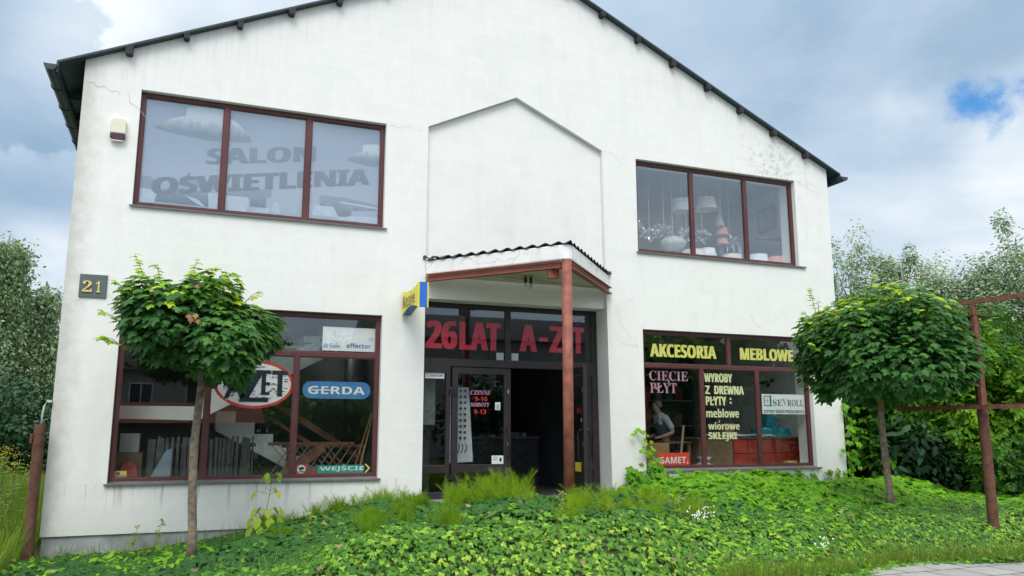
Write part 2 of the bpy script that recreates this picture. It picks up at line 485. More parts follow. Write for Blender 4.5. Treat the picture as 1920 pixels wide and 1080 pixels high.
def scatter(name, tpl, pos, N, T, size, tint, material, parent=None, origin=None, wid=None):
    """one mesh of many leaves; N = upper side, T = towards the tip"""
    tv, tf = tpl; n = len(pos); kv = len(tv)
    N = nrm(N); T = nrm(T - (T * N).sum(1, keepdims=True) * N); B = np.cross(T, N)
    size = np.broadcast_to(np.asarray(size, float), (n,))[:, None, None]
    wx = 1.0 if wid is None else np.broadcast_to(np.asarray(wid, float), (n,))[:, None, None]
    V = pos[:, None, :] + size * (tv[None, :, 0:1] * wx * B[:, None, :] + tv[None, :, 1:2] * T[:, None, :] + tv[None, :, 2:3] * N[:, None, :])
    V = V.reshape(-1, 3)
    tot = np.array([len(q) for q in tf]); li = np.concatenate([np.array(q) for q in tf])
    L = (np.arange(n)[:, None] * kv + li[None, :]).reshape(-1)
    cnt = np.tile(tot, n); st = np.concatenate([[0], np.cumsum(cnt)[:-1]])
    me = bpy.data.meshes.new(name)
    me.vertices.add(n * kv); me.vertices.foreach_set('co', V.astype(np.float32).ravel())
    me.loops.add(len(L)); me.loops.foreach_set('vertex_index', L.astype(np.int32))
    me.polygons.add(len(cnt)); me.polygons.foreach_set('loop_start', st.astype(np.int32))
    at = me.attributes.new('tint', 'FLOAT', 'POINT'); at.data.foreach_set('value', np.repeat(np.clip(tint, 0, 1), kv).astype(np.float32))
    me.update(calc_edges=True); me.validate()
    return add_mesh(name, me, material, parent, origin)


def sph(n):
    v = rng.normal(size=(n, 3)); return nrm(v)


def lumps(d, seed, k=5, amp=.15):
    r = np.random.default_rng(seed); o = np.ones(len(d))
    for i in range(k):
        w = r.normal(size=3) * (1.5 + i * 1.3); o += amp / (1 + .5 * i) * np.sin(d @ w + r.uniform(0, 6.3))
    return o


def vnoise(x, y, seed=1):
    r = np.random.default_rng(seed); o = np.zeros_like(x)
    for i in range(7):
        f = .5 * 1.6 ** i; a = r.uniform(0, 6.3); o += np.sin((x * math.cos(a) + y * math.sin(a)) * f + r.uniform(0, 6.3)) / (1.35 ** i)
    return o / 3


def sstep(a, b, x):
    t = np.clip((x - a) / (b - a), 0, 1); return t * t * (3 - 2 * t)

# ------------------------------------------------------------------ the shop building
XL, XR, XC, ZE, SL = -1.58, 11.48, 4.95, 6.73, .4655
SHOP = empty('shop_building', (XC, 0, .1), 'white plastered two-storey shop with a gable front, wide brown windows and a corner-posted porch', 'building')


def rl(x): return ZE + SL * ((x - XL) if x < XC else (XR - x))


PORTAL_L, PORTAL_R, HEAD = 3.35, 6.56, 3.69
WIN = dict(ul=(-.85, 2.672, 4.727, 6.415), ll=(-.872, 2.688, .975, 3.372), ur=(7.157, 10.667, 4.727, 6.415), lr=(7.205, 10.795, 1.005, 3.372))


def rect(x0, x1, z0, z1): return [(x0, z0), (x1, z0), (x1, z1), (x0, z1)]


def ribbon(mb, pts, w, y=-.0025):
    for (a, b), (c, d) in zip(pts, pts[1:]):
        n = Vector((-(d - b), c - a)).normalized() * w / 2
        mb.add([(a - n.x, y, b - n.y), (a + n.x, y, b + n.y), (c + n.x, y, d + n.y), (c - n.x, y, d - n.y)], [(0, 1, 2, 3)])


def crack(mb, x, z, ang, L, seed, w=.006, step=.05, wand=.55):
    r = random.Random(seed); pts = [(x, z)]; a = ang
    for i in range(int(L / step)):
        a = ang + r.uniform(-wand, wand) * 1.6
        x += math.cos(a) * step; z += math.sin(a) * step; pts.append((x, z))
    ribbon(mb, pts, w * r.uniform(.45, .8))


w = MB()
outline = [(XL, .34), (PORTAL_L, .34), (PORTAL_L, 6.47), (4.88, 7.205), (6.49, 6.475), (PORTAL_R, .34), (XR, .34), (XR, ZE), (XC, rl(XC)), (XL, ZE)]
w.prism(outline, [rect(*WIN[k]) for k in WIN], 0, .45)
w.m = 1
# hairline cracks in the plaster
for i, c in enumerate(((-1.55, 6.42, -.25, .55, .006), (-1.02, 6.33, -.9, .5, .007), (-.72, 5.98, .25, .35, .004), (2.72, 6.42, .05, .62, .004),
                       (6.5, 6.47, -.1, .6, .005), (10.7, 6.41, .1, .75, .006), (10.95, 6.42, -.5, .35, .005), (9.6, 6.62, .05, .9, .005), (9.95, 6.62, .9, .55, .004), (9.3, 6.75, .1, .5, .004),
                       (6.66, 3.72, .5, .5, .006), (6.72, 3.7, -1.2, .65, .006), (6.78, 3.1, -.3, .4, .005), (-1.45, 3.35, -.15, .5, .005), (10.9, 5.2, 1.5, .5, .004), (11.1, 2.1, -.2, .35, .006), (11.05, 1.7, .05, .4, .005),
                       (9.5, 3.75, -.9, .4, .006), (8.3, 4.1, .1, .4, .003), (10.2, 3.9, -1.5, .35, .004))):
    crack(w, c[0], c[1], c[2], c[3], 40 + i, c[4])
front = w.build('front_wall', [PLASTER, CRACK], SHOP)
MB().prism([(PORTAL_L + .003, HEAD), (PORTAL_R - .045, HEAD), (6.487, 6.468), (4.88, 7.198), (PORTAL_L + .003, 6.466)], (), .085, .448).build('niche_panel', PLASTER, SHOP)
for b_ in ((XL + .02, PORTAL_L - .01, .03, .45), (PORTAL_R + .01, XR - .02, .03, .45), (XL + .02, XL + .3, .452, 9.9), (XR - .3, XR - .02, .452, 9.9)): MB().box(*b_, -.5, .338).build('plinth', CONCRETE, SHOP)
MB().box(XL, XL + .3, .452, 9.6, .34, ZE).build('side_wall', PLASTER, SHOP)
MB().box(XR - .3, XR, .452, 9.6, .34, ZE).build('side_wall', PLASTER, SHOP)
MB().prism([(XL, .0), (XR, .0), (XR, ZE), (XC, rl(XC)), (XL, ZE)], (), 9.602, 9.9).build('back_wall', PLASTER, SHOP)
MB().box(PORTAL_L + .01, PORTAL_R - .01, -.45, .45, .2, .615).build('doorstep', CONCRETE, SHOP, bevel=.015)

# roof: sheet, timber ends, boards, gutters
rf = MB()
for sgn in (-1, 1):
    xe = XL - .33 if sgn < 0 else XR + .24
    ze = ZE - SL * (.33 if sgn < 0 else .24)
    rf.prism([(xe, ze + .004), (XC, rl(XC) + .004), (XC, rl(XC) + .036), (xe, ze + .036)], (), -.12, 10.05)
roof = rf.build('roof', GREENROOF, SHOP)
for x in (-1.04, -.31, .41, 1.14, 1.86, 2.59, 3.31, 4.04, 5.79, 6.51, 7.23, 7.96, 8.71, 9.43, 10.18, 10.93):
    r_ = random.Random(int(x * 100)); dz = rl(x)
    hh, ww = r_.uniform(.085, .115), r_.uniform(.038, .05)
    s = SL if x < XC else -SL
    MB().prism([(x - ww, dz - s * ww), (x - ww, dz - hh * .8), (x - ww * .6, dz - hh), (x + ww * .7, dz - hh), (x + ww, dz - hh * .85), (x + ww, dz + s * ww)], (), -.125, -.002).build('purlin_end', PURLIN, roof)
for sgn, xe, ze in ((-1, XL - .33, ZE - SL * .33), (1, XR + .24, ZE - SL * .24)):
    n = 10; cx, cz, rr = xe + sgn * .065, ze - .035, .085
    g = MB(); v = []
    for y in (-.16, 10.05):
        for rad in (rr, rr - .008):
            for i in range(n + 1):
                t = math.pi + math.pi * i / n
                v.append((cx + rad * math.cos(t), y, cz + rad * math.sin(t)))
    m = n + 1; f = []
    for i in range(n):
        f += [(i, i + 1, 2 * m + i + 1, 2 * m + i), (m + i, 3 * m + i, 3 * m + i + 1, m + i + 1), (i, m + i, m + i + 1, i + 1)]
    g.add(v, f); g.add([(cx + rr * math.cos(math.pi + math.pi * i / n), -.155, cz + rr * math.sin(math.pi + math.pi * i / n)) for i in range(n + 1)], [tuple(range(n + 1))])
    for y in np.arange(.6, 10, .8):
        g.tube([(cx + (rr + .006) * math.cos(math.pi + math.pi * i / n), y, cz + (rr + .006) * math.sin(math.pi + math.pi * i / n)) for i in range(n + 1)], .01, 5)
    g.build('gutter', GUTTER, roof)
    b = MB(); x0 = XL if sgn < 0 else XR
    for y in np.arange(1.0, 10, .9): b.prism([(x0, ze - .08), (xe, ze - .08), (xe, ze), (x0, rl(x0) - .002)], (), y, y + .07)
    b.box(min(xe, xe - sgn * .03), max(xe, xe - sgn * .03), -.13, 10, ze - .13, ze + .0)
    b.build('eaves_boarding', GREENROOF, roof)


# ------------------------------------------------------------------ windows
def window(key, panes, glass, sill_ext):
    x0, x1, z0, z1 = WIN[key]
    o = MB().prism(rect(x0 + .003, x1 - .003, z0 + .003, z1 - .003), [rect(*p) for p in panes], .09, .155).build('window', BROWN, SHOP, bevel=.006)
    beads = MB()
    for p in panes:
        MB().box(p[0] - .006, p[1] + .006, .119, .125, p[2] - .006, p[3] + .006).build('pane', glass, o)
        beads.prism(rect(p[0] - .004, p[1] + .004, p[2] - .004, p[3] + .004), [rect(p[0] + .012, p[1] - .012, p[2] + .012, p[3] - .012)], .100, .116)
    beads.build('glazing_bead', BROWN, o)
    MB().prism([(-.042, z0 - .010), (-.042, z0 - .026), (-.036, z0 - .026), (-.036, z0 - .004), (.088, z0 + .014), (.088, z0 + .022)], (), x0 - .035, x1 + sill_ext, fn=lambda u, v, w: (w, u, v)).build('sill', SILLM, o)
    return o


W_UL = window('ul', [(-.79, .27, 4.79, 6.35), (.35, 1.46, 4.79, 6.35), (1.54, 2.61, 4.79, 6.35)], GLASSU, .04)
W_LL = window('ll', [(-.81, .90, 2.795, 3.305), (.97, 2.625, 2.795, 3.305), (-.81, .255, 1.04, 2.72), (.325, 1.44, 1.04, 2.72), (1.51, 2.625, 1.04, 2.72)], GLASS, .03)
W_UR = window('ur', [(7.22, 8.335, 4.79, 6.345), (8.405, 9.525, 4.79, 6.345), (9.595, 10.605, 4.79, 6.345)], GLASSU, .14)
W_LR = window('lr', [(7.27, 8.995, 2.80, 3.305), (9.065, 10.73, 2.80, 3.305), (7.27, 8.40, 1.07, 2.73), (8.47, 9.59, 1.07, 2.73), (9.66, 10.73, 1.07, 2.73)], GLASS, .08)

# ------------------------------------------------------------------ entrance
YF = .385
ent_panes = [(3.46, 4.835, 2.79, 3.605), (4.93, 6.42, 2.79, 3.605), (3.46, 3.83, 1.13, 2.56), (3.46, 3.83, .72, 1.01), (6.03, 6.42, 1.13, 2.56), (6.03, 6.42, .72, 1.01)]
ENT = MB().prism([(3.353, .617), (3.90, .617), (3.90, 2.665), (5.96, 2.665), (5.96, .617), (6.54, .617), (6.515, HEAD - .003), (3.353, HEAD - .003)],
                 [rect(*p) for p in ent_panes], YF, YF + .07).build('entrance_frame', DARKF, SHOP, bevel=.008)
for p in ent_panes:
    MB().box(p[0] - .006, p[1] + .006, YF + .03, YF + .036, p[2] - .006, p[3] + .006).build('pane', GLASSD, ENT)


def handle_pts(x, y0, dy, za, zb):
    return [(x, y0, za), (x, y0 + dy * .7, za), (x, y0 + dy, za + .05), (x, y0 + dy, zb - .05), (x, y0 + dy * .7, zb), (x, y0, zb)]


def leaf(hinge, angle, name, mirror):
    """door leaf built along its own width from the hinge, then swung"""
    ca, sa = math.cos(angle), math.sin(angle)
    def fn(u, v, w): return (hinge[0] + u * ca - w * sa, hinge[1] + u * sa + w * ca, v)
    W = 1.0
    panes = [(.10, W - .115, 1.13, 2.55), (.10, W - .115, .74, 1.015)]
    d = MB().prism(rect(0, W, .628, 2.655), [rect(*p) for p in panes], -.03, .03, fn).build(name, DARKF, SHOP, bevel=.006)
    for p in panes: MB().prism(rect(p[0] - .005, p[1] + .005, p[2] - .005, p[3] + .005), (), -.003, .003, fn).build('pane', GLASSD, d)
    h = MB()
    for sgn in (-1, 1): h.tube([fn(W - .06, z, y) for (_, y, z) in handle_pts(0, sgn * .028, sgn * .075, 1.23, 1.67)], .014, 8)
    h.build('handle', BLACK, d, smooth=True)
    for z in (.95, 2.26): MB().prism(rect(-.05, .07, z - .045, z + .045), (), -.058, -.031, fn).build('hinge', BLACK, d)
    for z in (1.45, 2.28): MB().prism(rect(W - .06, W - .035, z - .03, z + .03), (), -.036, -.031, fn).build('lock_plate', mat('steel', (.5, .5, .5), .35, .9), d)
    return d, fn


DOORL, fnL = leaf((3.925, YF + .02), 0, 'door', False)
DOORR, fnR = leaf((5.93, YF - .01), R(180 + 81), 'door', True)

# ------------------------------------------------------------------ porch canopy
can = [(3.345, -.002), (4.79, -1.79), (4.85, -1.855), (4.91, -1.88), (4.97, -1.855), (5.03, -1.79), (6.572, -.002)]
flat = lambda u, v, w: (u, v, w)
CAN = MB().prism([(x, y + (.05 if y < -.01 else 0)) for x, y in can], (), 4.02, 4.04, flat).build('canopy', SOFFIT, SHOP)
MB().prism(can, [], 4.041, 4.262, flat).build('fascia', CHIP, CAN, bevel=.02)
sh = MB(); xs_ = np.arange(3.30, 6.625, .0125); v = []; f = []
for i, x in enumerate(xs_):
    t = (x - 3.30) / (4.91 - 3.30) if x < 4.91 else (6.62 - x) / (6.62 - 4.91)
    ye = -max(0.02, t * 1.95); a = .021 * math.sin((x - 3.3) / .132 * 2 * math.pi)
    for y, dz in ((-.004, .075), (ye, .03)):
        for th in (0, -.012): v.append((x, y, 4.285 + a + dz + th - .028))
for i in range(len(xs_) - 1):
    o, p = 4 * i, 4 * i + 4
    f += [(o, o + 2, p + 2, p), (o + 1, p + 1, p + 3, o + 3), (o + 2, o + 3, p + 3, p + 2)]
sh.add(v, f)
# closing filler under the waves
sh.prism([(3.36, -.004), (4.91, -1.845), (6.555, -.004)], (), 4.2625, 4.279, flat)
sh.build('corrugated_sheet', BLACKSHEET, CAN)
for a, b in (((3.39, -.02), (4.85, -1.745)), ((6.535, -.02), (4.97, -1.745))):
    m = MB()
    m.bar((*a, 3.985), (*b, 3.985), .03, .106)
    d = (Vector(b) - Vector(a)).normalized(); n = Vector((-d.y, d.x)) * (1 if a[0] < 5 else -1)
    for z in (3.934, 4.034):
        m.bar((a[0] + n.x * -.03, a[1] + n.y * -.03, z), (b[0] + n.x * -.03, b[1] + n.y * -.03, z), .09, .011)
    m.build('beam', BEAM, CAN)
MB().tube([(4.91, -1.80, .25), (4.91, -1.80, 4.05)], .073, 28).build('column', COLUMN, CAN, smooth=False)
MB().box(4.70, 4.86, -1.66, -1.60, 3.80, 3.93).build('bracket', BEAM, CAN)
for p in COL.objects:
    if p.name.startswith('column'):
        for q in p.data.polygons: q.use_smooth = len(q.vertices) == 4

# ------------------------------------------------------------------ rooms behind the glass
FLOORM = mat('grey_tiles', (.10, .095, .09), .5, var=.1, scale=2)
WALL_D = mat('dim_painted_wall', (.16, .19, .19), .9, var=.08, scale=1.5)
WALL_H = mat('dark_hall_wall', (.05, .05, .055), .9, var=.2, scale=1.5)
WALL_U = mat('reflection_blue_wall', (.36, .49, .56), .9, var=.05, scale=1)  # bluish room colour, pushed bluer to imitate sky reflected in the upper panes
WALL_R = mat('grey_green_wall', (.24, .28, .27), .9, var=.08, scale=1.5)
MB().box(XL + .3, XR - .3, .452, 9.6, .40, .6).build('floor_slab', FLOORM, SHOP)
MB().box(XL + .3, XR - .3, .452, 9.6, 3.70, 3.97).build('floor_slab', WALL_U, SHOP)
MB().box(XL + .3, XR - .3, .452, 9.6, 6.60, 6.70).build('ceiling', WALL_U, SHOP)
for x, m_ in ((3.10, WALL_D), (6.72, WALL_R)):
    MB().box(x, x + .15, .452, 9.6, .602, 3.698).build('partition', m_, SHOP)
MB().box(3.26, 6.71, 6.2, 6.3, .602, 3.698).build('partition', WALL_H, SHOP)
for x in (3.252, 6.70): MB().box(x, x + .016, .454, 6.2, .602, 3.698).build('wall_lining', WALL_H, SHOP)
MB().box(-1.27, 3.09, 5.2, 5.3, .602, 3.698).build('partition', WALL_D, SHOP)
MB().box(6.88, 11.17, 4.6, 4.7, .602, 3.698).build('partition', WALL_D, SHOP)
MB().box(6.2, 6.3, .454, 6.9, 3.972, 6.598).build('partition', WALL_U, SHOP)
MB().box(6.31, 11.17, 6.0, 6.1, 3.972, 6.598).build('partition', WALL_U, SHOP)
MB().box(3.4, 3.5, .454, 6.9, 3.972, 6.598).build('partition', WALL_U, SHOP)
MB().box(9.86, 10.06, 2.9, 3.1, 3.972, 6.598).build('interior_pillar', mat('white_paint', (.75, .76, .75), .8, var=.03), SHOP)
# stair seen through the left shop window: landing, upper flight, lower flight
STONE = mat('pale_stair_concrete', (.74, .78, .73), .85, var=.06, scale=2)
up_ = [(-1.2, 1.84), (.2, 1.81), (2.75, 3.19), (2.98, 3.45), (2.98, 3.69), (2.62, 3.69)]
x, z = 2.62, 3.69
pts = []
while x > .32:
    pts += [(x, z - .175), (x - .30, z - .175)]; x -= .30; z -= .175
near = lambda P_, k_: [(a * k_, 1.657 + (c - 1.657) * k_) for a, c in P_]
MB().prism(near(up_ + pts + [(x, 2.02), (-1.2, 2.02)], .968), (), .92, 1.55).build('staircase', STONE, SHOP)
lo_ = [(.50, 1.98), (.50, 1.66)]
x, z = .50, 1.98; pts = []
while z > .75:
    pts += [(x + .31, z), (x + .31, z - .19)]; x += .31; z -= .19
MB().prism(near(lo_ + [(x - .25, .61), (x, .61)] + list(reversed([(.50, 1.98)] + pts)), .938), (), 1.62, 2.3).build('staircase', STONE, SHOP)
MB().bar((1.0, 1.585, 2.30), (2.70, 1.585, 1.25), .04, .10).bar((1.0, 1.585, 2.02), (2.62, 1.585, 1.02), .04, .06).bar((2.66, 1.585, 1.30), (2.66, 1.585, .62), .05).build('stair_rail', mat('brown_timber', (.17, .075, .045), .6, var=.3), SHOP)
# ------------------------------------------------------------------ signs and lettering
BLUE = mat('sign_blue', (.06, .20, .42), .45, var=.05)
RED = mat('sign_red', (.62, .045, .035), .45, var=.06)
GREEN = mat('sign_green', (.02, .32, .25), .45, var=.06)
YEL = mat('letter_yellow', (.86, .80, .20), .6, var=.05)
PALEY = mat('letter_pale_yellow', (.84, .82, .46), .6, var=.05)
PINK = mat('letter_pink', (.58, .29, .40), .6, var=.06)
LRED = mat('letter_red', (.74, .035, .075), .5, var=.08, scale=2)
INK = mat('ink_blue', (.06, .13, .36), .6, var=.02)
NAVY = mat('ink_navy', (.015, .018, .04), .6, var=.02)
PAPER = mat('white_paper', (.72, .73, .73), .7, var=.05)
YG = .145                                   # just behind the shop-window glass


def lettering(name, lab, rows, y, material, style=None, off=0, **kw):
    mb = MB()
    for s, x0, x1, z0, z1 in rows: txt(name, s, x0, x1, z0, z1, y, material, None, style, off, mb=mb, **kw)
    b = (rows[0][1], y, rows[0][3])
    return tag(mb.build(name, material, None, origin=b, fix=False), lab, 'lettering')


def diacritic(mb, y, kind, x, z, s):
    if kind == 'acute': mb.add([(x - .25 * s, y, z), (x, y, z), (x + .32 * s, y, z + .5 * s), (x + .02 * s, y, z + .5 * s)], [(0, 1, 2, 3)])
    if kind == 'ogonek': ribbon(mb, [(x, z), (x - .22 * s, z - .25 * s), (x - .12 * s, z - .5 * s), (x + .2 * s, z - .48 * s)], .16 * s, y)
    if kind == 'slash': ribbon(mb, [(x - .45 * s, z - .22 * s), (x + .45 * s, z + .22 * s)], .2 * s, y)


def board(name, lab, x0, x1, z0, z1, y, material, cat='sign', th=.008, rnd=0):
    if rnd:
        o = []
        for cx, cz, a0 in ((x1 - rnd, z1 - rnd, 0), (x0 + rnd, z1 - rnd, 90), (x0 + rnd, z0 + rnd, 180), (x1 - rnd, z0 + rnd, 270)):
            o += [(cx + rnd * math.cos(R(a0 + 90 * i / 6)), cz + rnd * math.sin(R(a0 + 90 * i / 6))) for i in range(7)]
    else: o = rect(x0, x1, z0, z1)
    m = MB().prism(o, (), y, y + th).build(name, material, None, origin=((x0 + x1) / 2, y, z0))
    return tag(m, lab, cat)


# --- ground floor left window
s = board('window_sign', 'torn white board with small blue script, behind the top pane of the left shop window', 1.835, 2.62, 2.825, 3.18, YG, WHITE)
txt('lettering', 'effector', 2.19, 2.555, 2.875, 2.945, YG - .003, INK, s, 'sans', 0)
txt('lettering', 'dla Ciebie', 1.85, 2.09, 2.87, 2.94, YG - .003, INK, s, 'bi', 0)
tw = MB(); r_ = random.Random(3); p = [(1.835 + .785 * i / 22, 2.823 - r_.uniform(.004, .03)) for i in range(23)]
tw.prism([(1.84, 2.826)] + p + [(2.615, 2.826)], (), YG + .009, YG + .014).build('torn_edge', NAVY, s)
MB().prism(rect(2.52, 2.585, 2.99, 3.05), (), YG - .004, YG - .001).build('stamp', mat('faint_stamp', (.62, .64, .68), .7), s)

n = 40
ell = lambda rx, rz, cx=.905, cz=2.31: [(cx + rx * math.cos(2 * math.pi * i / n), cz + rz * math.sin(2 * math.pi * i / n)) for i in range(n)]
s = tag(MB().prism(ell(.545, .345), [ell(.505, .305)], YG - .004, YG + .008).build('oval_sign', RED, None, origin=(.905, YG, 1.96)), 'oval white sign with a red rim and slanted black letters over cracked white', 'sign')
MB().prism(ell(.505, .305), (), YG, YG + .006).build('face', WHITE, s)
a = MB()
for q in ([(.50, 2.10), (.56, 2.10), (.70, 2.43), (.72, 2.43), (.71, 2.10), (.78, 2.10), (.77, 2.52), (.66, 2.52)], [(.58, 2.20), (.73, 2.20), (.73, 2.25), (.60, 2.25)],
          [(.70, 2.06), (1.10, 2.06), (1.11, 2.12), (.84, 2.12), (1.0, 2.44), (1.0, 2.51), (.72, 2.51), (.72, 2.45), (.88, 2.45)],
          [(1.0, 2.16), (1.12, 2.16), (1.12, 2.20), (1.06, 2.20), (1.06, 2.30), (1.12, 2.30), (1.12, 2.34), (1.06, 2.34), (1.06, 2.46), (1.13, 2.46), (1.13, 2.51), (1.0, 2.51)],
          [(1.22, 2.14), (1.29, 2.14), (1.29, 2.45), (1.36, 2.45), (1.36, 2.51), (1.14, 2.51), (1.14, 2.45), (1.22, 2.45)]):
    a.prism(q, (), YG - .006, YG - .003)
a.build('lettering', NAVY, s)
a = MB(); r_ = random.Random(12)
for i in range(150):
    an, q = r_.uniform(0, 6.28), math.sqrt(r_.random()); x, z = .905 + .46 * q * math.cos(an), 2.31 + .27 * q * math.sin(an)
    L = r_.uniform(.03, .09); t = r_.uniform(.003, .011); k = r_.uniform(-.35, .35)
    a.add([(x, YG - .0015, z), (x + L * .5, YG - .0015, z - t + k * L * .3), (x + L, YG - .0015, z + k * L * .6), (x + L * .5, YG - .0015, z + t * .5 + k * L * .3)], [(0, 1, 2, 3)])
a.build('crack_print', NAVY, s)

s = board('window_sign', 'blue pill-shaped sign with wide white capitals, in the left shop window', 1.575, 2.57, 2.12, 2.37, YG, BLUE, rnd=.124)
txt('lettering', 'GERDA', 1.655, 2.485, 2.185, 2.30, YG - .003, WHITE, s, 'sans', 0)
MB().prism(rect(1.70, 2.02, 2.236, 2.250), (), YG - .006, YG - .004).build('stripe', WHITE, s)

s = board('window_sign', 'green arrow sign reading WEJSCIE at the foot of the left shop window', 1.84, 2.50, 1.05, 1.165, YG, GREEN)
mb = MB(); txt('x', 'WEJSCIE', 1.87, 2.51, 1.072, 1.145, YG - .003, None, None, 'sans', .0, mb=mb); diacritic(mb, YG - .003, 'acute', 2.21, 1.152, .04); mb.build('lettering', WHITE, s, fix=False)
ar = MB(); ar.prism([(2.515, 1.175), (2.54, 1.175), (2.60, 1.115), (2.54, 1.05), (2.515, 1.05), (2.572, 1.115)], (), YG - .004, YG).build('arrow_tip', YEL, s)

s = board('sticker', 'white camera sticker with red border beside the green sign', 1.545, 1.675, 1.05, 1.18, YG, RED, 'sticker', .002)
el2 = [(1.61 + .058 * math.cos(2 * math.pi * i / 24), 1.115 + .06 * math.sin(2 * math.pi * i / 24)) for i in range(24)]
MB().prism(el2, (), YG - .002, YG - .0005).build('disc', WHITE, s)
MB().prism([(1.565, 1.135), (1.63, 1.15), (1.655, 1.12), (1.59, 1.095)], (), YG - .004, YG - .0025).prism([(1.59, 1.09), (1.66, 1.085), (1.65, 1.07), (1.575, 1.075)], (), YG - .004, YG - .0025).build('camera_symbol', NAVY, s)
board('red_strip', 'plain red strip lying along the bottom of the left shop window', 1.70, 1.835, 1.045, 1.115, YG + .01, mat('dull_red', (.32, .05, .05), .6), 'sign')

s = board('sticker', 'small yellow sticker with a blue shield in the bottom corner of the left window', -.80, -.655, 1.042, 1.13, YG, mat('sticker_yellow', (.75, .55, .06), .5), 'sticker', .002)
MB().prism([(-.785, 1.12), (-.735, 1.12), (-.735, 1.09), (-.76, 1.065), (-.785, 1.09)], (), YG - .003, YG - .001).build('shield', INK, s)
txt('lettering', 'ALARM', -.775, -.665, 1.05, 1.078, YG - .002, INK, s, 'sans', 0)

# --- ground floor right window
lettering('window_lettering', 'bold yellow word AKCESORIA across the top left pane of the right shop window', [('AKCESORIA', 7.425, 8.80, 2.92, 3.15)], YG, YEL, 'sans', 0, fat=.012)
lettering('window_lettering', 'bold yellow word MEBLOWE across the top right pane of the right shop window', [('MEBLOWE', 9.31, 10.52, 2.925, 3.145)], YG, YEL, 'sans', 0, fat=.012)
mb = MB()
txt('x', 'CIECIE', 7.395, 8.18, 2.51, 2.68, YG, None, None, 'serif', 0, mb=mb); txt('x', 'PLYT', 7.405, 7.94, 2.30, 2.47, YG, None, None, 'serif', 0, mb=mb)
diacritic(mb, YG, 'ogonek', 7.80, 2.515, .14); diacritic(mb, YG - .001, 'slash', 7.575, 2.39, .14)
tag(mb.build('window_lettering', PINK, None, origin=(7.395, YG, 2.30), fix=False), 'pink serif words CIECIE PLYT in the left pane of the right shop window', 'lettering')
mb = MB()
for t_, x0, x1, z0, z1 in (('WYROBY', 8.515, 9.12, 2.505, 2.665), ('Z', 8.53, 8.63, 2.295, 2.445), ('DREWNA', 8.72, 9.36, 2.295, 2.445), ('PLYTY', 8.53, 8.97, 2.10, 2.255), ('meblowe', 8.53, 9.23, 1.885, 2.04),
                           ('wiorowe', 8.56, 9.23, 1.675, 1.805), ('SKLEJKI', 8.555, 9.17, 1.475, 1.63)): txt('x', t_, x0, x1, z0, z1, YG, None, None, 'sans', 0, mb=mb, fat=.004 if t_.islower() else .007)
mb.add([(9.04, YG, 2.13), (9.08, YG, 2.13), (9.08, YG, 2.165), (9.04, YG, 2.165)], [(0, 1, 2, 3)]); mb.add([(9.04, YG, 2.20), (9.08, YG, 2.20), (9.08, YG, 2.235), (9.04, YG, 2.235)], [(0, 1, 2, 3)])
diacritic(mb, YG - .001, 'slash', 8.665, 2.185, .10); diacritic(mb, YG, 'acute', 8.80, 1.80, .075)
tag(mb.build('window_lettering', PALEY, None, origin=(8.53, YG, 1.475), fix=False), 'pale yellow list of boards from WYROBY Z DREWNA down to SKLEJKI in the middle pane', 'lettering')
s = board('window_sign', 'white sign with green serif capitals and an open door emblem, above the red drawers', 9.745, 10.715, 1.955, 2.315, YG, WHITE)
SG = mat('ink_green', (.02, .16, .13), .6)
txt('lettering', 'SE', 9.985, 10.205, 2.10, 2.22, YG - .003, SG, s, 'serif', 0); txt('lettering', 'ROLL', 10.315, 10.69, 2.10, 2.22, YG - .003, SG, s, 'serif', 0)
txt('lettering', 'V', 10.20, 10.32, 2.10, 2.24, YG - .003, mat('ink_pale_red', (.70, .30, .28), .6), s, 'serif', 0)
txt('lettering', 'SYSTEMY DRZWI PRZESUWNYCH', 9.775, 10.69, 1.975, 2.03, YG - .003, NAVY, s, 'sans', 0)
MB().prism(rect(9.79, 9.93, 2.10, 2.285), [rect(9.805, 9.92, 2.115, 2.272)], YG - .004, YG - .001).prism([(9.93, 2.285), (9.955, 2.30), (9.955, 2.09), (9.93, 2.10)], (), YG - .004, YG - .001).prism(rect(9.860, 9.866, 2.14, 2.25), (), YG - .004, YG - .001).prism(rect(9.82, 9.905, 2.19, 2.196), (), YG - .004, YG - .0005).build('emblem', SG, s)
s = board('window_sign', 'orange-red sign with white capitals at the foot of the right shop window', 7.52, 8.15, 1.055, 1.285, YG, mat('sign_orange_red', (.78, .075, .035), .45, var=.04))
txt('lettering', 'GAMET', 7.55, 8.075, 1.105, 1.215, YG - .003, WHITE, s, 'sans', 0)
MB().prism([(8.105 + .014 * math.cos(i * .63), 1.115 + .014 * math.sin(i * .63)) for i in range(10)], (), YG - .004, YG - .001).build('dot', WHITE, s)

# --- entrance
YD = YF + .045
lettering('transom_lettering', 'red letters 26LAT on the left pane above the door', [('26', 3.485, 4.02, 2.945, 3.40), ('LAT', 4.05, 4.765, 2.945, 3.40)], YD, LRED, 'sans', 0, fat=.022)
lettering('transom_lettering', 'big red letters on the right pane above the door, partly behind the column', [('A', 5.10, 5.42, 2.955, 3.40), ('-', 5.455, 5.62, 3.13, 3.20), ('Z', 5.645, 5.945, 2.955, 3.40), ('T', 6.075, 6.30, 2.955, 3.40)], YD, LRED, 'sans', 0, fat=.022)
board('notice', 'square pale card left of the mullion above the door', 4.69, 4.82, 2.795, 2.915, YD, PAPER, 'notice', .002)
board('notice', 'square pale card right of the mullion above the door', 4.955, 5.08, 2.795, 2.915, YD, PAPER, 'notice', .002)
s = board('notice', 'narrow white notice reading ZAKAZ PALENIA at the top of the side pane', 3.485, 3.80, 2.47, 2.56, YD - .02, PAPER, 'notice', .002)
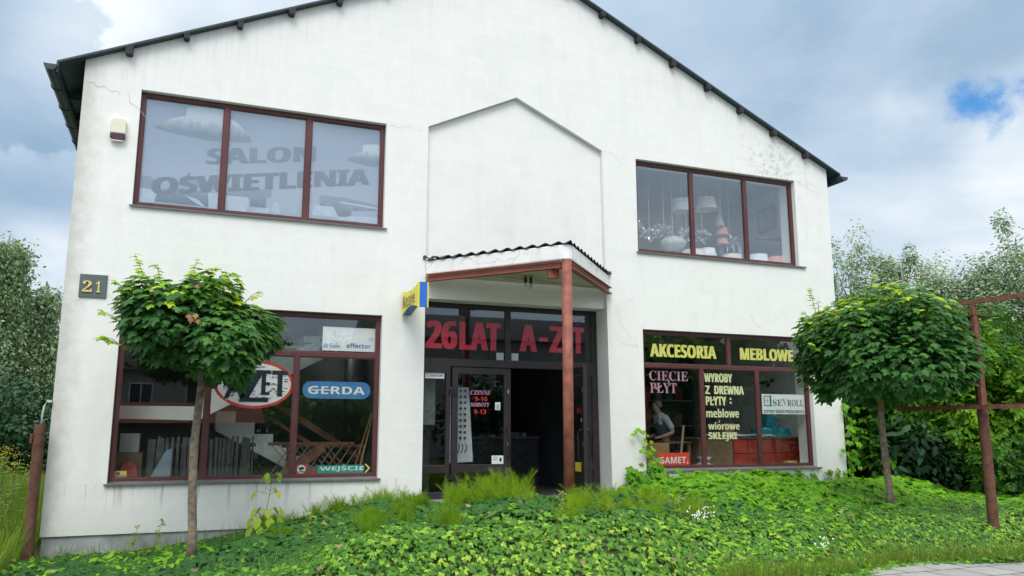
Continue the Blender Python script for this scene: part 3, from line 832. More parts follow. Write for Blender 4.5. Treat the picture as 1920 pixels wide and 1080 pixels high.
txt('lettering', 'ZAKAZ PALENIA', 3.57, 3.785, 2.50, 2.53, YD - .023, NAVY, s, 'sans', 0)
MB().prism([(3.525 + .02 * math.cos(i * .5236), 2.515 + .02 * math.sin(i * .5236)) for i in range(12)], [[(3.525 + .014 * math.cos(i * .5236), 2.515 + .014 * math.sin(i * .5236)) for i in range(12)]], YD - .024, YD - .021).build('no_smoking_ring', mat('grey_ink', (.4, .4, .42), .6), s)
yd = YF + .014
mb = MB(); txt('x', 'CZYNNE', 4.24, 4.58, 2.225, 2.295, yd, None, None, 'bi', .0, mb=mb); txt('x', 'SOBOTY', 4.235, 4.57, 2.035, 2.10, yd, None, None, 'bi', 0, mb=mb)
o = tag(mb.build('opening_hours', PINK, None, origin=(4.24, yd, 1.92), fix=False), 'pink and red opening hours CZYNNE 9-16 SOBOTY 9-13 on the closed door', 'lettering')
mb = MB(); txt('x', '9-16', 4.315, 4.525, 2.125, 2.195, yd, None, None, 'sans', 0, mb=mb); txt('x', '9-13', 4.30, 4.505, 1.92, 1.99, yd, None, None, 'sans', 0, mb=mb)
mb.build('digits', mat('digit_red', (.62, .03, .04), .5), o, fix=False)
s = board('sticker', 'small white sticker at eye height on the closed door', 4.66, 4.75, 1.985, 2.11, yd, PAPER, 'sticker', .002)
MB().prism(rect(4.685, 4.725, 2.0, 2.07), (), yd - .002, yd - .0005).build('print', mat('grey_ink', (.4, .4, .42)), s)
s = board('sticker', 'white printed card low on the closed door', 4.60, 4.80, 1.135, 1.265, yd - .012, PAPER, 'sticker', .002)
MB().prism([(4.75 + .02 * math.cos(i * .7), 1.2 + .035 * math.sin(i * .7)) for i in range(9)], (), yd - .014, yd - .0125).prism(rect(4.62, 4.70, 1.235, 1.243), (), yd - .014, yd - .0125).prism(rect(4.62, 4.69, 1.20, 1.208), (), yd - .014, yd - .0125).build('print', NAVY, s)


def on_leaf(name, lab, u0, u1, z0, z1, w, material, cat):
    m = MB().prism(rect(u0, u1, z0, z1), (), w, w + .002, fnR).build(name, material, None, origin=fnR(u0, z0, w)); return tag(m, lab, cat)


on_leaf('sticker', 'yellow sticker low on the open door leaf behind the column', .55, .85, 1.03, 1.17, -.036, mat('sticker_yellow', (.75, .55, .06), .5), 'sticker')
o = MB(); txt('x', '9-13', .60, .86, 1.93, 2.02, 0, None, None, 'sans', 0, fn=lambda a, b, c: fnR(a, b, -.012), mb=o)
tag(o.build('opening_hours', mat('digit_red', (.62, .03, .04), .5), None, origin=fnR(.6, 1.93, 0), fix=False), 'red digits on the glass of the open door leaf', 'lettering')
on_leaf('sticker', 'tiny white sticker on the open door leaf by its edge', .80, .86, 1.80, 1.85, -.012, PAPER, 'sticker')

# --- on the wall
s = tag(MB().prism(rect(-1.40, -1.068, 3.405, 3.715), (), -.022, -.002).build('house_number', mat('plate_green_grey', (.10, .13, .125), .5, var=.08), None, origin=(-1.235, 0, 3.405), bevel=.004), 'dark grey-green plate with raised gold number 21', 'house number')
txt('digit', '2', -1.36, -1.245, 3.475, 3.625, -.030, mat('gold_metal', (.80, .62, .22), .35, .3), s, 'serif', .0, thick=.008)
txt('digit', '1', -1.20, -1.14, 3.475, 3.625, -.030, mat('gold_metal', (.80, .62, .22), .35, .3), s, 'serif', .0, thick=.008)
s = tag(MB().prism([(-1.195, 5.70), (-1.0, 5.70), (-1.0, 5.89), (-1.02, 5.915), (-1.175, 5.915), (-1.195, 5.89)], (), -.085, -.002).build('alarm_siren', mat('cream_plastic', (.76, .73, .58), .45, var=.04), None, origin=(-1.1, 0, 5.6), bevel=.015), 'cream alarm siren box with a dark purple lens, left of the upper window', 'alarm box')
MB().prism([(-1.193, 5.697), (-1.002, 5.697), (-1.002, 5.64), (-1.03, 5.615), (-1.165, 5.615), (-1.193, 5.64)], (), -.080, -.002).build('lens', mat('purple_lens', (.09, .022, .05), .25, var=.05), s, bevel=.012)
MB().prism([(-1.18, 5.612), (-1.015, 5.612), (-1.05, 5.595), (-1.15, 5.595)], (), -.07, -.002).build('base', mat('cream_plastic', (.76, .73, .58)), s)


def swoosh(y0, y1, zb0, zt0, dt, db, m=14):
    L = [(y0 + (y1 - y0) * i / m, i / m) for i in range(m + 1)]
    return [(y, zb0 + db * math.sin(math.pi * t)) for y, t in L] + [(y, zt0 - dt * math.sin(math.pi * t)) for y, t in reversed(L)]


yz = lambda u, v, w: (w, u, v)
MBLUE = mat('sign_bright_blue', (.02, .15, .62), .4, var=.04); MYEL = mat('sign_bright_yellow', (.88, .74, .02), .4, var=.04)
s = tag(MB().prism(swoosh(-.97, -.05, 3.385, 3.735, .055, .085), (), 2.995, 3.105, yz).build('projecting_sign', MBLUE, None, origin=(3.05, 0, 3.4)), 'yellow and blue curved projecting sign fixed to the wall left of the porch', 'sign')
for x0, x1 in ((2.975, 2.995), (3.105, 3.125)): MB().prism(swoosh(-.985, -.045, 3.375, 3.745, .055, .085), (), x0, x1, yz).build('face_panel', MYEL, s, bevel=.006)
MB().box(2.997, 3.103, -.988, -.971, 3.38, 3.742).build('end_panel', MBLUE, s)
txt('lettering', 'Massive', .10, .80, 3.465, 3.665, 0, mat('letter_brown_grey', (.20, .16, .12), .6), s, 'sans', 0, fn=lambda a, b, c: (2.9725, -a, b))
for z in (3.42, 3.67): MB().box(3.0, 3.1, -.05, -.002, z, z + .04).build('bracket', BLACK, s)

# broken twin-bulb fitting under the porch
s = empty('ceiling_lamp', (4.80, -.66, 4.02), 'bare twin-bulb light fitting hanging under the porch ceiling', 'lamp')
MB().box(4.72, 4.88, -.70, -.62, 3.995, 4.018).build('mount', mat('grey_metal', (.35, .34, .32), .5), s)
for x in (4.755, 4.845):
    MB().tube([(x, -.66, 3.996), (x, -.66, 3.90)], .022, 10).build('socket', BLACK, s)
    MB().lathe((x, -.66, 3.90), [(.012, 0), (.03, -.03), (.034, -.06), (.024, -.09), (.001, -.10)], 10).build('bulb', mat('bulb_glass', (.6, .6, .58), .15), s, smooth=True)
s = MB().bar((4.16, -.45, 4.008), (6.30, -.12, 4.008), .025, .02).bar((4.16, -.45, 4.006), (4.72, -.66, 4.006), .03, .022)
tag(s.build('cable_conduit', mat('pale_conduit', (.50, .48, .42), .7), None, origin=(4.16, -.45, 4.0)), 'thin cable conduit running along the porch ceiling from the lamp', 'conduit')

# --- printed film in the upper left window
YP = .135
FILM = bpy.data.materials.new('printed_film'); FILM.use_nodes = True
k = NT(FILM.node_tree); b = FILM.node_tree.nodes['Principled BSDF']; tc = k.n('ShaderNodeTexCoord').outputs['Object']
sp_ = k.n('ShaderNodeSeparateXYZ'); k.l(tc, sp_.inputs[0])
gr = k.n('ShaderNodeMapRange', i_1=0.0, i_2=1.6, i_3=0.0, i_4=1.0); k.l(k.math('ADD', sp_.outputs[2], k.math('MULTIPLY', k.noise(tc, 1.2, 5), .5)), gr.inputs[0])
k.l(k.ramp(gr.outputs[0], [(0, (.26, .305, .375)), (.45, (.30, .345, .43)), (1, (.20, .26, .35))]), b.inputs['Base Color']); b.inputs['Roughness'].default_value = .6
film = empty('printed_film', (.9, YP, 4.75), 'faded blue-grey window film printed with lampshades and the words SALON OSWIETLENIA', 'window film')
for p in ((-.785, .265), (.355, 1.455), (1.545, 2.605)):
    MB().prism(rect(p[0], p[1], 4.795, 6.345), (), YP + .002, YP + .004).build('film_sheet', FILM, film)
def fade_mat(name, c1, c2, z0, z1, wob=.3):
    """the print's own fading: bleached at the top of the lamp, darker ink at its rim, ragged between"""
    m = bpy.data.materials.new(name); m.use_nodes = True
    k = NT(m.node_tree); b = m.node_tree.nodes['Principled BSDF']; tc = k.n('ShaderNodeTexCoord').outputs['Object']
    s3 = k.n('ShaderNodeSeparateXYZ'); k.l(tc, s3.inputs[0])
    mp = k.n('ShaderNodeMapping'); k.l(tc, mp.inputs[0]); mp.inputs['Scale'].default_value = (1, 1, .45)
    q = k.math('ADD', s3.outputs[2], k.math('MULTIPLY', k.math('SUBTRACT', k.noise(mp.outputs[0], 9, 7, .7), .5), wob))
    g = k.n('ShaderNodeMapRange', i_1=z0, i_2=z1, i_3=0.0, i_4=1.0); k.l(q, g.inputs[0])
    k.l(k.ramp(g.outputs[0], [(0, c1), (.30, c1), (.62, tuple(.55 * p + .45 * q_ for p, q_ in zip(c1, c2))), (.85, c2)]), b.inputs['Base Color']); b.inputs['Roughness'].default_value = .7
    return m
LAMP1 = fade_mat('lamp_print', (.13, .18, .235), (.46, .50, .53), 1.08, 1.42)
LAMP2 = fade_mat('lamp_print_small', (.13, .18, .235), (.46, .50, .53), .98, 1.25)
INKF = fade_mat('faded_ink', (.065, .10, .145), (.10, .145, .20), .0, 1.0)
DARKP = fade_mat('dark_print', (.07, .105, .145), (.17, .225, .29), .05, .35, .5)
PALEP = mat('pale_print', (.42, .48, .55), .7, var=.1, scale=9)
def film_shape(name, poly, material, y, clip=True):
    for p in ((-.785, .265), (.355, 1.455), (1.545, 2.605)):
        q = poly
        for ax, lim, sg in ((0, p[0], 1), (0, p[1], -1)):
            out = []
            for i in range(len(q)):
                a, c = q[i - 1], q[i]; ia, ic = (a[0] - lim) * sg >= 0, (c[0] - lim) * sg >= 0
                if ia != ic:
                    t = (lim - a[0]) / (c[0] - a[0]); out.append((lim, a[1] + t * (c[1] - a[1])))
                if ic: out.append(c)
            q = out
            if not q: break
        if len(q) > 2: MB().prism(q, (), y, y + .0005).build(name, material, film)
film_shape('lamp_print', [(-.66, 5.93), (-.55, 6.02), (-.42, 6.10), (-.25, 6.16), (-.245, 6.285), (-.12, 6.315), (.12, 6.33), (.27, 6.32), (.30, 6.24), (.44, 6.17), (.57, 6.05), (.66, 5.94), (.68, 5.885), (.6, 5.865), (.4, 5.85), (.2, 5.83), (0, 5.835), (-.2, 5.85), (-.4, 5.875), (-.6, 5.905)], LAMP1, YP)
film_shape('lamp_print', [(2.09, 5.78), (2.16, 5.85), (2.25, 5.91), (2.33, 5.95), (2.335, 6.06), (2.45, 6.09), (2.605, 6.10), (2.605, 5.74), (2.45, 5.73), (2.25, 5.75)], LAMP2, YP)
for q, m_ in (([(-.6, 4.84), (-.62, 5.0), (-.2, 5.08), (.1, 5.05), (.26, 5.0), (.26, 4.83)], DARKP), ([(-.78, 5.02), (-.78, 5.2), (-.66, 5.2), (-.56, 5.13), (-.56, 5.02)], DARKP),
              ([(-.3, 5.1), (-.25, 5.24), (.1, 5.22), (.26, 5.16), (.26, 5.09)], DARKP), ([(.36, 5.0), (.36, 5.17), (1.0, 5.17), (1.0, 5.06), (.93, 5.05), (.93, 4.9), (.7, 4.9), (.7, 5.0)], DARKP),
              ([(1.7, 5.02), (1.7, 5.18), (2.1, 5.18), (2.6, 5.12), (2.6, 5.02), (2.2, 4.98), (2.18, 4.88), (1.95, 4.88), (1.9, 5.02)], DARKP), ([(1.6, 4.86), (1.62, 5.02), (1.92, 5.02), (2.0, 4.86)], PALEP),
              ([(.14, 4.80), (.12, 5.04), (.262, 5.04), (.262, 4.80)], PALEP), ([(.37, 4.8), (.37, 5.03), (.68, 5.03), (.68, 4.88), (.64, 4.8)], PALEP), ([(1.0, 4.84), (1.04, 5.0), (1.1, 4.99), (1.14, 4.84)], PALEP),
              ([(-.2, 4.98), (0, 4.92), (.1, 4.82), (-.02, 4.86)], PALEP), ([(1.9, 4.83), (2.2, 4.9), (2.6, 4.92), (2.6, 4.81)], PALEP), ([(.7, 4.82), (.8, 4.88), (1.0, 4.9), (.97, 4.82)], PALEP),
              ([(2.0, 5.09), (2.02, 5.115), (2.6, 5.075), (2.6, 5.05)], PALEP), ([(-.78, 4.80), (-.78, 5.01), (-.55, 5.0), (-.58, 4.82)], PALEP)):
    film_shape('interior_print', q, m_, YP + .001 if m_ is DARKP else YP)
mb = MB(); txt('x', 'SALON', .06, 1.62, 5.465, 5.705, YP - .001, None, None, 'sans', 0, slope=.155, mb=mb, fat=.022); mb.build('lettering', INKF, film, fix=False)
mb = MB(); txt('x', 'OSWIETLENIA', -.63, 2.46, 4.925, 5.185, YP - .0015, None, None, 'sans', 0, slope=.165, mb=mb, fat=.022); diacritic(mb, YP - .0015, 'acute', -.16, 5.255, .11); mb.build('lettering', INKF, film, fix=False)
# ------------------------------------------------------------------ inside the upper right window: lamps on show
IVORY = mat('ivory_fabric', (.70, .66, .54), .9, var=.08, scale=14)
WFAB = mat('white_fabric', (.74, .75, .74), .9, var=.08, scale=14)
PFAB = mat('pink_fabric', (.70, .36, .31), .9, var=.1, scale=14)
BFAB = mat('grey_blue_fabric', (.42, .52, .58), .9, var=.1)
CHROME = mat('pale_glass', (.72, .76, .78), .12, .35, var=.1)
DARKM = mat('dark_metal', (.10, .11, .12), .4, .5)
MB().box(7.15, 10.9, .46, 1.0, 4.70, 4.735).build('display_shelf', WALL_U, SHOP)


def shade(lab, x, y, z, r0, r1, h, m_, hang=None, base=None, rip=.02):
    s = empty('lampshade', (x, y, z), lab, 'lampshade')
    MB().lathe((x, y, z), [(r0, 0), (r1, h), (r1 - .012, h), (r0 - .012, 0)], 48, rip, 24).build('shade', m_, s, smooth=True)
    MB().lathe((x, y, z), [(r0 + .003, 0), (r0 + .003, .02)], 32).lathe((x, y, z + h - .02), [(r1 + .003, 0), (r1 + .003, .02)], 32).build('trim', m_, s)
    if hang: MB().tube([(x, y, z + h * .8), (x, y, hang)], .006, 6).build('cord', CHROME, s)
    if base is not None: MB().lathe((x, y, base), [(.001, 0), (.09, .0), (.09, .015), (.02, .03), (.015, z - base + h * .5)], 16).build('stand', DARKM, s, smooth=True)
    return s


shade('white drum lampshade hanging highest, behind the first mullion', 8.62, .8, 5.79, .185, .185, .235, WFAB, 6.6)
shade('ivory tapered lampshade hanging in the middle pane', 9.19, .8, 5.885, .215, .165, .24, IVORY, 6.6)
shade('small grey-blue cone lampshade above the pink ones', 9.52, .85, 5.60, .095, .035, .25, BFAB, 6.6)
shade('pink pleated lampshade, upper of the two hanging pink ones', 9.60, .9, 5.43, .135, .10, .16, PFAB, 6.6)
shade('pink pleated lampshade, lower of the two hanging pink ones', 9.60, .9, 5.24, .12, .10, .13, PFAB, 5.45)
shade('pale drum lampshade standing low behind the first mullion', 8.72, .62, 4.86, .22, .20, .14, IVORY, None, 4.736)
shade('grey-white lampshade standing on the shelf in the middle pane', 9.12, .72, 4.93, .165, .135, .16, WFAB, None, 4.736)
shade('cream flat drum lampshade at the foot of the middle pane', 9.55, .55, 4.82, .19, .18, .15, IVORY, None, 4.736)
shade('white lampshade standing at the foot of the right pane', 10.20, .62, 4.82, .215, .185, .21, WFAB, None, 4.736)
shade('pink pleated lampshade standing in the corner of the right pane', 10.64, .62, 4.80, .20, .17, .22, PFAB, None, 4.736)
s = empty('bowl_lamp', (8.40, .8, 5.0), 'greenish ribbed glass bowl lamp low in the left pane', 'lamp')
MB().lathe((8.40, .8, 5.0), [(.06, 0), (.15, .03), (.23, .10), (.255, .17), (.20, .23), (.10, .28), (.03, .30)], 64, .03, 18).build('bowl', mat('ribbed_green_glass', (.50, .56, .48), .25, var=.1), s, smooth=True)
MB().tube([(8.40, .8, 5.3), (8.40, .8, 6.6)], .006, 6).build('cord', CHROME, s)
for i, (x, y, z, lab) in enumerate(((7.62, .85, 5.42, 'clear glass flower chandelier by the left frame of the upper right window'), (7.98, .95, 5.33, 'clear glass flower chandelier, second from the left frame'),
                                    (8.27, .9, 5.42, 'clear glass flower chandelier above the ribbed bowl'), (8.74, .85, 5.36, 'clear glass flower chandelier left of the first mullion'),
                                    (9.14, .9, 5.40, 'clear glass flower chandelier in the middle pane'), (9.82, .95, 5.33, 'clear glass chandelier with hanging drops by the second mullion'))):
    s = empty('chandelier', (x, y, z), lab, 'chandelier', 'glass chandeliers in the upper right window')
    nn = 70; d = sph(nn); ps = np.array((x, y, z)) + d * np.array((.17, .15, .11)) * rng.uniform(.4, 1, (nn, 1))
    scatter('glass_petals', OVATE, ps, sph(nn), d + .3 * sph(nn), rng.uniform(.05, .10, nn), rng.random(nn), CHROME, s)
    m = MB()
    for a in range(5):
        m.tube([(x, y, z + .12), (x + .08 * math.cos(a * 1.257), y + .08 * math.sin(a * 1.257), z + .05), (x + .15 * math.cos(a * 1.257), y + .15 * math.sin(a * 1.257), z)], .006, 5)
    m.tube([(x, y, z), (x, y, 6.6)], .006, 6)
    m.build('arms', CHROME, s)
    if i == 5:
        q = MB()
        for a in range(10): q.lathe((x + .2 * math.cos(a * .63), y + .2 * math.sin(a * .63), z - .25), [(.001, 0), (.012, .02), (.003, .2)], 6)
        q.build('drops', CHROME, s)
s = empty('wall_lamp', (11.1, 1.5, 5.66), 'dark tubular lamp with a ball end on the right-hand wall', 'lamp')
MB().tube([(10.28, .70, 5.405), (11.17, .72, 5.43)], .032, 12).build('tube', DARKM, s, smooth=True)
MB().lathe((11.03, .72, 5.345), [(.001, 0), (.06, .03), (.085, .085), (.06, .14), (.001, .17)], 16).build('ball', DARKM, s, smooth=True)
s = empty('picture', (11.16, 2.9, 5.9), 'framed picture on the right-hand upper wall', 'picture')
MB().box(11.12, 11.165, 1.15, 1.70, 5.78, 6.3).build('frame', mat('blue_grey_frame', (.16, .21, .24), .6), s); MB().box(11.112, 11.121, 1.22, 1.63, 5.86, 6.22).build('print', mat('pale_picture', (.4, .47, .5), .7, scale=5), s)

# ------------------------------------------------------------------ inside the right shop window
REDD = mat('red_drawer', (.36, .035, .02), .55, var=.2, scale=9)
BOX = mat('brown_cardboard', (.25, .165, .075), .85, var=.12, scale=4)
DKWOOD = mat('dark_plywood', (.13, .085, .05), .7, var=.25)
s = empty('drawer_counter', (10.2, .9, .6), 'counter of red drawers and brown boards along the right shop window', 'counter')
MB().box(8.78, 11.12, .78, 1.4, .602, 1.50).build('body', DKWOOD, s)
MB().box(8.72, 11.14, .73, 1.46, 1.502, 1.535).build('top', DKWOOD, s)
for i in range(5):
    for j in range(2):
        x0 = 9.53 + i * .318; z0 = .98 + j * .26
        o = MB().box(x0 + .005, x0 + .313, .745, .778, z0 + .005, z0 + .25).build('drawer', REDD, s, bevel=.006)
MB().box(9.53, 11.12, .745, .778, .62, .975).build('lower_front', REDD, s)
MB().box(8.80, 9.51, .750, .778, .62, 1.49).build('front_board', mat('brown_board', (.17, .115, .06), .8, var=.15), s)
tag(MB().box(7.50, 8.06, .62, 1.1, .602, 1.44).build('cardboard_box', BOX, None, origin=(7.8, .9, .6), bevel=.008), 'tall brown cardboard box in the left corner of the right shop window', 'box')
s = empty('table', (8.4, 1.0, .6), 'worn work table behind the orange-red sign', 'table')
MB().box(8.12, 8.74, .9, 1.6, 1.43, 1.46).build('tabletop', DKWOOD, s)
for x, y in ((8.2, .95), (8.68, .95), (8.2, 1.52), (8.68, 1.52)): MB().box(x - .03, x + .03, y - .03, y + .03, .602, 1.428).build('leg', DKWOOD, s)
tag(MB().bar((8.20, .62, .62), (8.42, .70, 1.75), .03).build('timber_strip', mat('pale_timber', (.36, .25, .14), .7), None, origin=(8.2, .62, .6)), 'thin timber strip leaning by the work table', 'strip')
r_ = random.Random(5)
st = MB()
for i in range(9): st.box(8.46 + i * .05 + r_.uniform(-.015, .015), 9.05 - .03 * i + r_.uniform(-.02, .02) - (i > 3) * .12, .50, .68, .96 + i * .026, .984 + i * .026)
tag(st.build('paper_stack', mat('blue_white_paper', (.62, .68, .72), .8), None, origin=(8.7, .6, .95)), 'stepped stack of bluish white paper on the right window sill', 'paper')
tag(MB().box(7.15, 10.85, .46, .72, .60, .955).build('window_ledge', WALL_R, None, origin=(9, .5, .6)), 'inner ledge under the right shop window', 'ledge')
tag(MB().box(8.10, 8.40, .50, .64, .956, 1.0).build('paper_stack', PAPER, None, origin=(8.2, .6, .956)), 'flat white paper bundle beside the orange-red sign', 'paper')
st = MB()
for i in range(6): st.add([(9.1 + i * .09, .52, .958 + i * .003), (9.3 + i * .09, .5, .958 + i * .003), (9.33 + i * .09, .66, .97 + i * .006), (9.14 + i * .09, .68, .965 + i * .003)], [(0, 1, 2, 3)])
tag(st.build('loose_sheets', PAPER, None, origin=(9.2, .55, .958), fix=False), 'loose white sheets scattered on the right window sill', 'paper')
tag(MB().box(10.55, 10.76, .50, .62, .956, 1.10).build('box', mat('yellow_carton', (.60, .40, .08), .7), None, origin=(10.7, .55, .956)), 'small yellow carton in the right corner of the sill', 'box')
st = MB()
for i in range(7):
    x0 = 9.0 + i * .22 + r_.uniform(-.03, .03); st.add([(x0, .76, 1.54 + r_.uniform(0, .03)), (x0 + .26, .76, 1.54 + r_.uniform(0, .03)), (x0 + .3, 1.0, 1.55 + r_.uniform(.02, .10)), (x0 + .02, 1.02, 1.55 + r_.uniform(0, .06))], [(0, 1, 2, 3)])
tag(st.build('catalogue_sheets', PAPER, None, origin=(9.5, .8, 1.536), fix=False), 'open catalogues and sheets on the counter of red drawers', 'paper')
tag(MB().box(9.42, 9.62, .85, 1.05, 1.537, 1.80).build('box', BOX, None, origin=(9.5, .9, 1.537)), 'small cardboard box standing upright on the counter', 'box')
s = empty('weighing_scale', (10.75, 1.1, 1.537), 'turquoise shop scale standing on the counter of red drawers', 'scale')
TURQ = mat('turquoise_enamel', (.015, .26, .33), .4, var=.1)
MB().prism([(10.35, 1.54), (11.05, 1.54), (11.03, 1.70), (10.80, 1.73), (10.60, 1.73), (10.37, 1.70)], (), .95, 1.3).build('base', TURQ, s, bevel=.015)
MB().prism([(10.58, 1.73), (10.84, 1.73), (10.80, 2.2), (10.62, 2.2)], (), 1.08, 1.24).build('column', TURQ, s, bevel=.015)
MB().lathe((10.71, 1.16, 2.20), [(.001, 0), (.16, .02), (.19, .06), (.18, .065)], 20).build('dish', mat('dull_brass', (.40, .34, .22), .4, .5), s, smooth=True)
s = empty('shelving', (9.3, 3.6, .6), 'dim steel shelving with goods against the back wall of the right room', 'shelves')
m = MB()
for x in (8.6, 9.6, 10.6): m.box(x, x + .05, 3.6, 4.1, .602, 3.5)
m.build('upright', DARKM, s)
for z in (1.2, 1.75, 2.3, 2.85): MB().box(8.6, 10.65, 3.6, 4.1, z, z + .03).build('shelf', mat('grey_shelf', (.30, .33, .34), .6), s)
for i in range(22):
    z = (1.231, 1.781, 2.331)[i % 3]; x = 8.72 + (i // 3) * .25
    c = r_.choice(((.30, .05, .04), (.10, .14, .2), (.25, .23, .18), (.06, .06, .07), (.08, .2, .22)))
    tag(MB().box(x, x + r_.uniform(.12, .2), 3.7, 4.0, z, z + r_.uniform(.15, .4)).build('goods_box', mat('goods_%d' % int(c[0] * 100), c, .7), None, origin=(x, 3.7, z)), 'small carton of goods on the dim shelving at the back of the right room', 'box', 'cartons on the dim shelving')
tag(MB().box(8.02, 8.5, 3.0, 3.5, .602, 2.7).build('cabinet', mat('dark_blue_cabinet', (.03, .05, .13), .6), None, origin=(8.2, 3.2, .6)), 'tall dark blue cabinet behind the man', 'cabinet')
tag(MB().box(8.66, 8.80, 2.5, 2.9, .602, 2.55).build('standing_board', mat('dull_red_panel', (.28, .03, .03), .6), None, origin=(8.7, 2.6, .6)), 'narrow red panel standing behind the middle pane', 'panel')


# the man at the left of the room
def skin_obj(name, nodes, edges, material, parent=None, origin=None, root=0, sub=2):
    og = ORIG[parent.name] if parent else Vector(origin)
    me = bpy.data.meshes.new(name)
    me.from_pydata([tuple(Vector(p[:3]) - og) for p in nodes], edges, [])
    o = bpy.data.objects.new(name, me); COL.objects.link(o); ORIG[o.name] = og
    if parent: o.parent = parent
    else: o.location = og
    me.materials.append(material)
    sk = o.modifiers.new('skin', 'SKIN'); sk.use_smooth_shade = True
    lay = me.skin_vertices[0].data if me.skin_vertices else None
    if lay is None:
        bm = bmesh.new(); bm.from_mesh(me); bm.verts.layers.skin.verify(); bm.to_mesh(me); bm.free(); lay = me.skin_vertices[0].data
    for i, p in enumerate(nodes):
        rr = p[3] if isinstance(p[3], tuple) else (p[3], p[3])
        lay[i].radius = rr; lay[i].use_root = (i == root)
    sb = o.modifiers.new('sub', 'SUBSURF'); sb.levels = sub; sb.render_levels = sub
    return o


SKINM = mat('skin', (.50, .30, .21), .55, var=.05)
SHIRT = mat('pale_blue_shirt', (.50, .55, .62), .85, var=.06)
VEST = mat('grey_green_vest', (.06, .09, .09), .85, var=.1)
TROUS = mat('dark_trousers', (.05, .055, .07), .85)
HAIR = mat('grey_hair', (.24, .235, .23), .8)
P0 = (8.5, 1.5, .602)
nodes = [(8.50, 1.5, 1.46, (.13, .10)), (8.48, 1.5, 1.62, (.13, .10)), (8.45, 1.5, 1.80, (.14, .10)), (8.42, 1.5, 1.93, (.09, .07)), (8.39, 1.5, 2.0, .052),
         (8.355, 1.5, 2.06, (.066, .078)), (8.335, 1.5, 2.13, (.075, .092)), (8.345, 1.5, 2.195, (.055, .065)), (8.275, 1.5, 2.105, .014)]
edges = [(0, 1), (1, 2), (2, 3), (3, 4), (4, 5), (5, 6), (6, 7), (6, 8)]
for sy in (-1, 1):
    b = len(nodes); y = 1.5 + sy * .19
    nodes += [(8.45, y - sy * .03, 1.89, .062), (8.57, y + sy * .04, 1.63, .045), (8.44, y + sy * .02, 1.575, .038), (8.31, y, 1.54, .028)]
    edges += [(3, b), (b, b + 1), (b + 1, b + 2), (b + 2, b + 3)]
    nodes += [(8.265, y, 1.53, (.035, .018))]; edges += [(b + 3, b + 4)]
    for q in range(4): nodes += [(8.225, y + (q - 1.5) * .02, 1.525, .009), (8.175 + abs(q - 1.2) * .012, y + (q - 1.5) * .022, 1.505, .0075)]; edges += [(b + 4, b + 5 + 2 * q), (b + 5 + 2 * q, b + 6 + 2 * q)]
    nodes += [(8.255, y - sy * .04, 1.545, .011), (8.215, y - sy * .055, 1.535, .009)]; edges += [(b + 4, b + 13), (b + 13, b + 14)]
    l = len(nodes); y = 1.5 + sy * .09
    nodes += [(8.50, y, 1.38, .085), (8.49, y, 1.03, .055), (8.51, y, .69, .04), (8.40, y, .64, .035)]
    edges += [(0, l), (l, l + 1), (l + 1, l + 2), (l + 2, l + 3)]
man = skin_obj('person', nodes, edges, SKINM, None, P0)
tag(man, 'grey-haired man in a dark vest bending to work behind the right window', 'person')
sn = [(8.50, 1.5, 1.47, (.15, .125)), (8.48, 1.5, 1.63, (.15, .12)), (8.45, 1.5, 1.80, (.155, .115)), (8.42, 1.5, 1.925, (.10, .08)), (8.395, 1.5, 1.975, .06)]
se = [(0, 1), (1, 2), (2, 3), (3, 4)]
for sy in (-1, 1):
    y = 1.5 + sy * .19; b = len(sn); sn += [(8.45, y - sy * .03, 1.895, .075), (8.52, y + sy * .012, 1.75, .068), (8.56, y + sy * .035, 1.66, .062)]; se += [(3, b), (b, b + 1), (b + 1, b + 2)]
skin_obj('shirt', sn, se, SHIRT, man)
skin_obj('vest', [(8.50, 1.5, 1.44, (.165, .145)), (8.48, 1.5, 1.63, (.162, .14)), (8.45, 1.5, 1.78, (.165, .13)), (8.425, 1.5, 1.88, (.12, .10))], [(0, 1), (1, 2), (2, 3)], VEST, man)
tn = [(8.50, 1.5, 1.44, (.15, .115))]; te = []
for sy in (-1, 1):
    y = 1.5 + sy * .09; b = len(tn); tn += [(8.50, y, 1.36, .10), (8.49, y, 1.03, .072), (8.51, y, .70, .062)]; te += [(0, b), (b, b + 1), (b + 1, b + 2)]
skin_obj('trousers', tn, te, TROUS, man)
MB().lathe((8.385, 1.5, 2.095), [(.078, 0), (.088, .05), (.084, .085), (.06, .115), (.001, .128)], 20).build('hair', HAIR, man, smooth=True)
MB().lathe((8.262, 1.465, 2.125), [(.001, -.008), (.010, 0), (.001, .008)], 8).lathe((8.262, 1.535, 2.125), [(.001, -.008), (.010, 0), (.001, .008)], 8).build('eye', NAVY, man)
MB().bar((8.272, 1.475, 2.06), (8.272, 1.525, 2.06), .008).build('mouth', mat('lip', (.35, .15, .12), .6), man)

# ------------------------------------------------------------------ inside the left shop window
GREYW = mat('grey_weathered_slats', (.085, .098, .098), .85, var=.25, scale=9)
BRW = mat('brown_timber_goods', (.20, .095, .06), .7, var=.3, scale=6)
def slat_rack(x0, x1, lab, seed):
    s = empty('slat_rack', ((x0 + x1) / 2, .7, .6), lab, 'slat rack', 'slat racks behind the left shop window'); q = random.Random(seed); x = x0; m = MB()
    while x < x1 - .03:
        w_ = q.uniform(.02, .045); m.bar((x, .75 + q.uniform(-.02, .02), .61), (x + q.uniform(-.03, .04), .75, 1.56 + q.uniform(-.03, .02)), w_, .02); x += w_ + q.uniform(.003, .012)
    m.build('slats', GREYW, s); MB().bar((x0, .79, 1.45), (x1, .79, 1.45), .03, .06).build('rail', DKWOOD, s)
slat_rack(-.45, .30, 'grey slats standing on end in the left pane, behind the tree trunk', 1); slat_rack(.42, 1.02, 'grey slats standing on end behind the middle pane', 2)
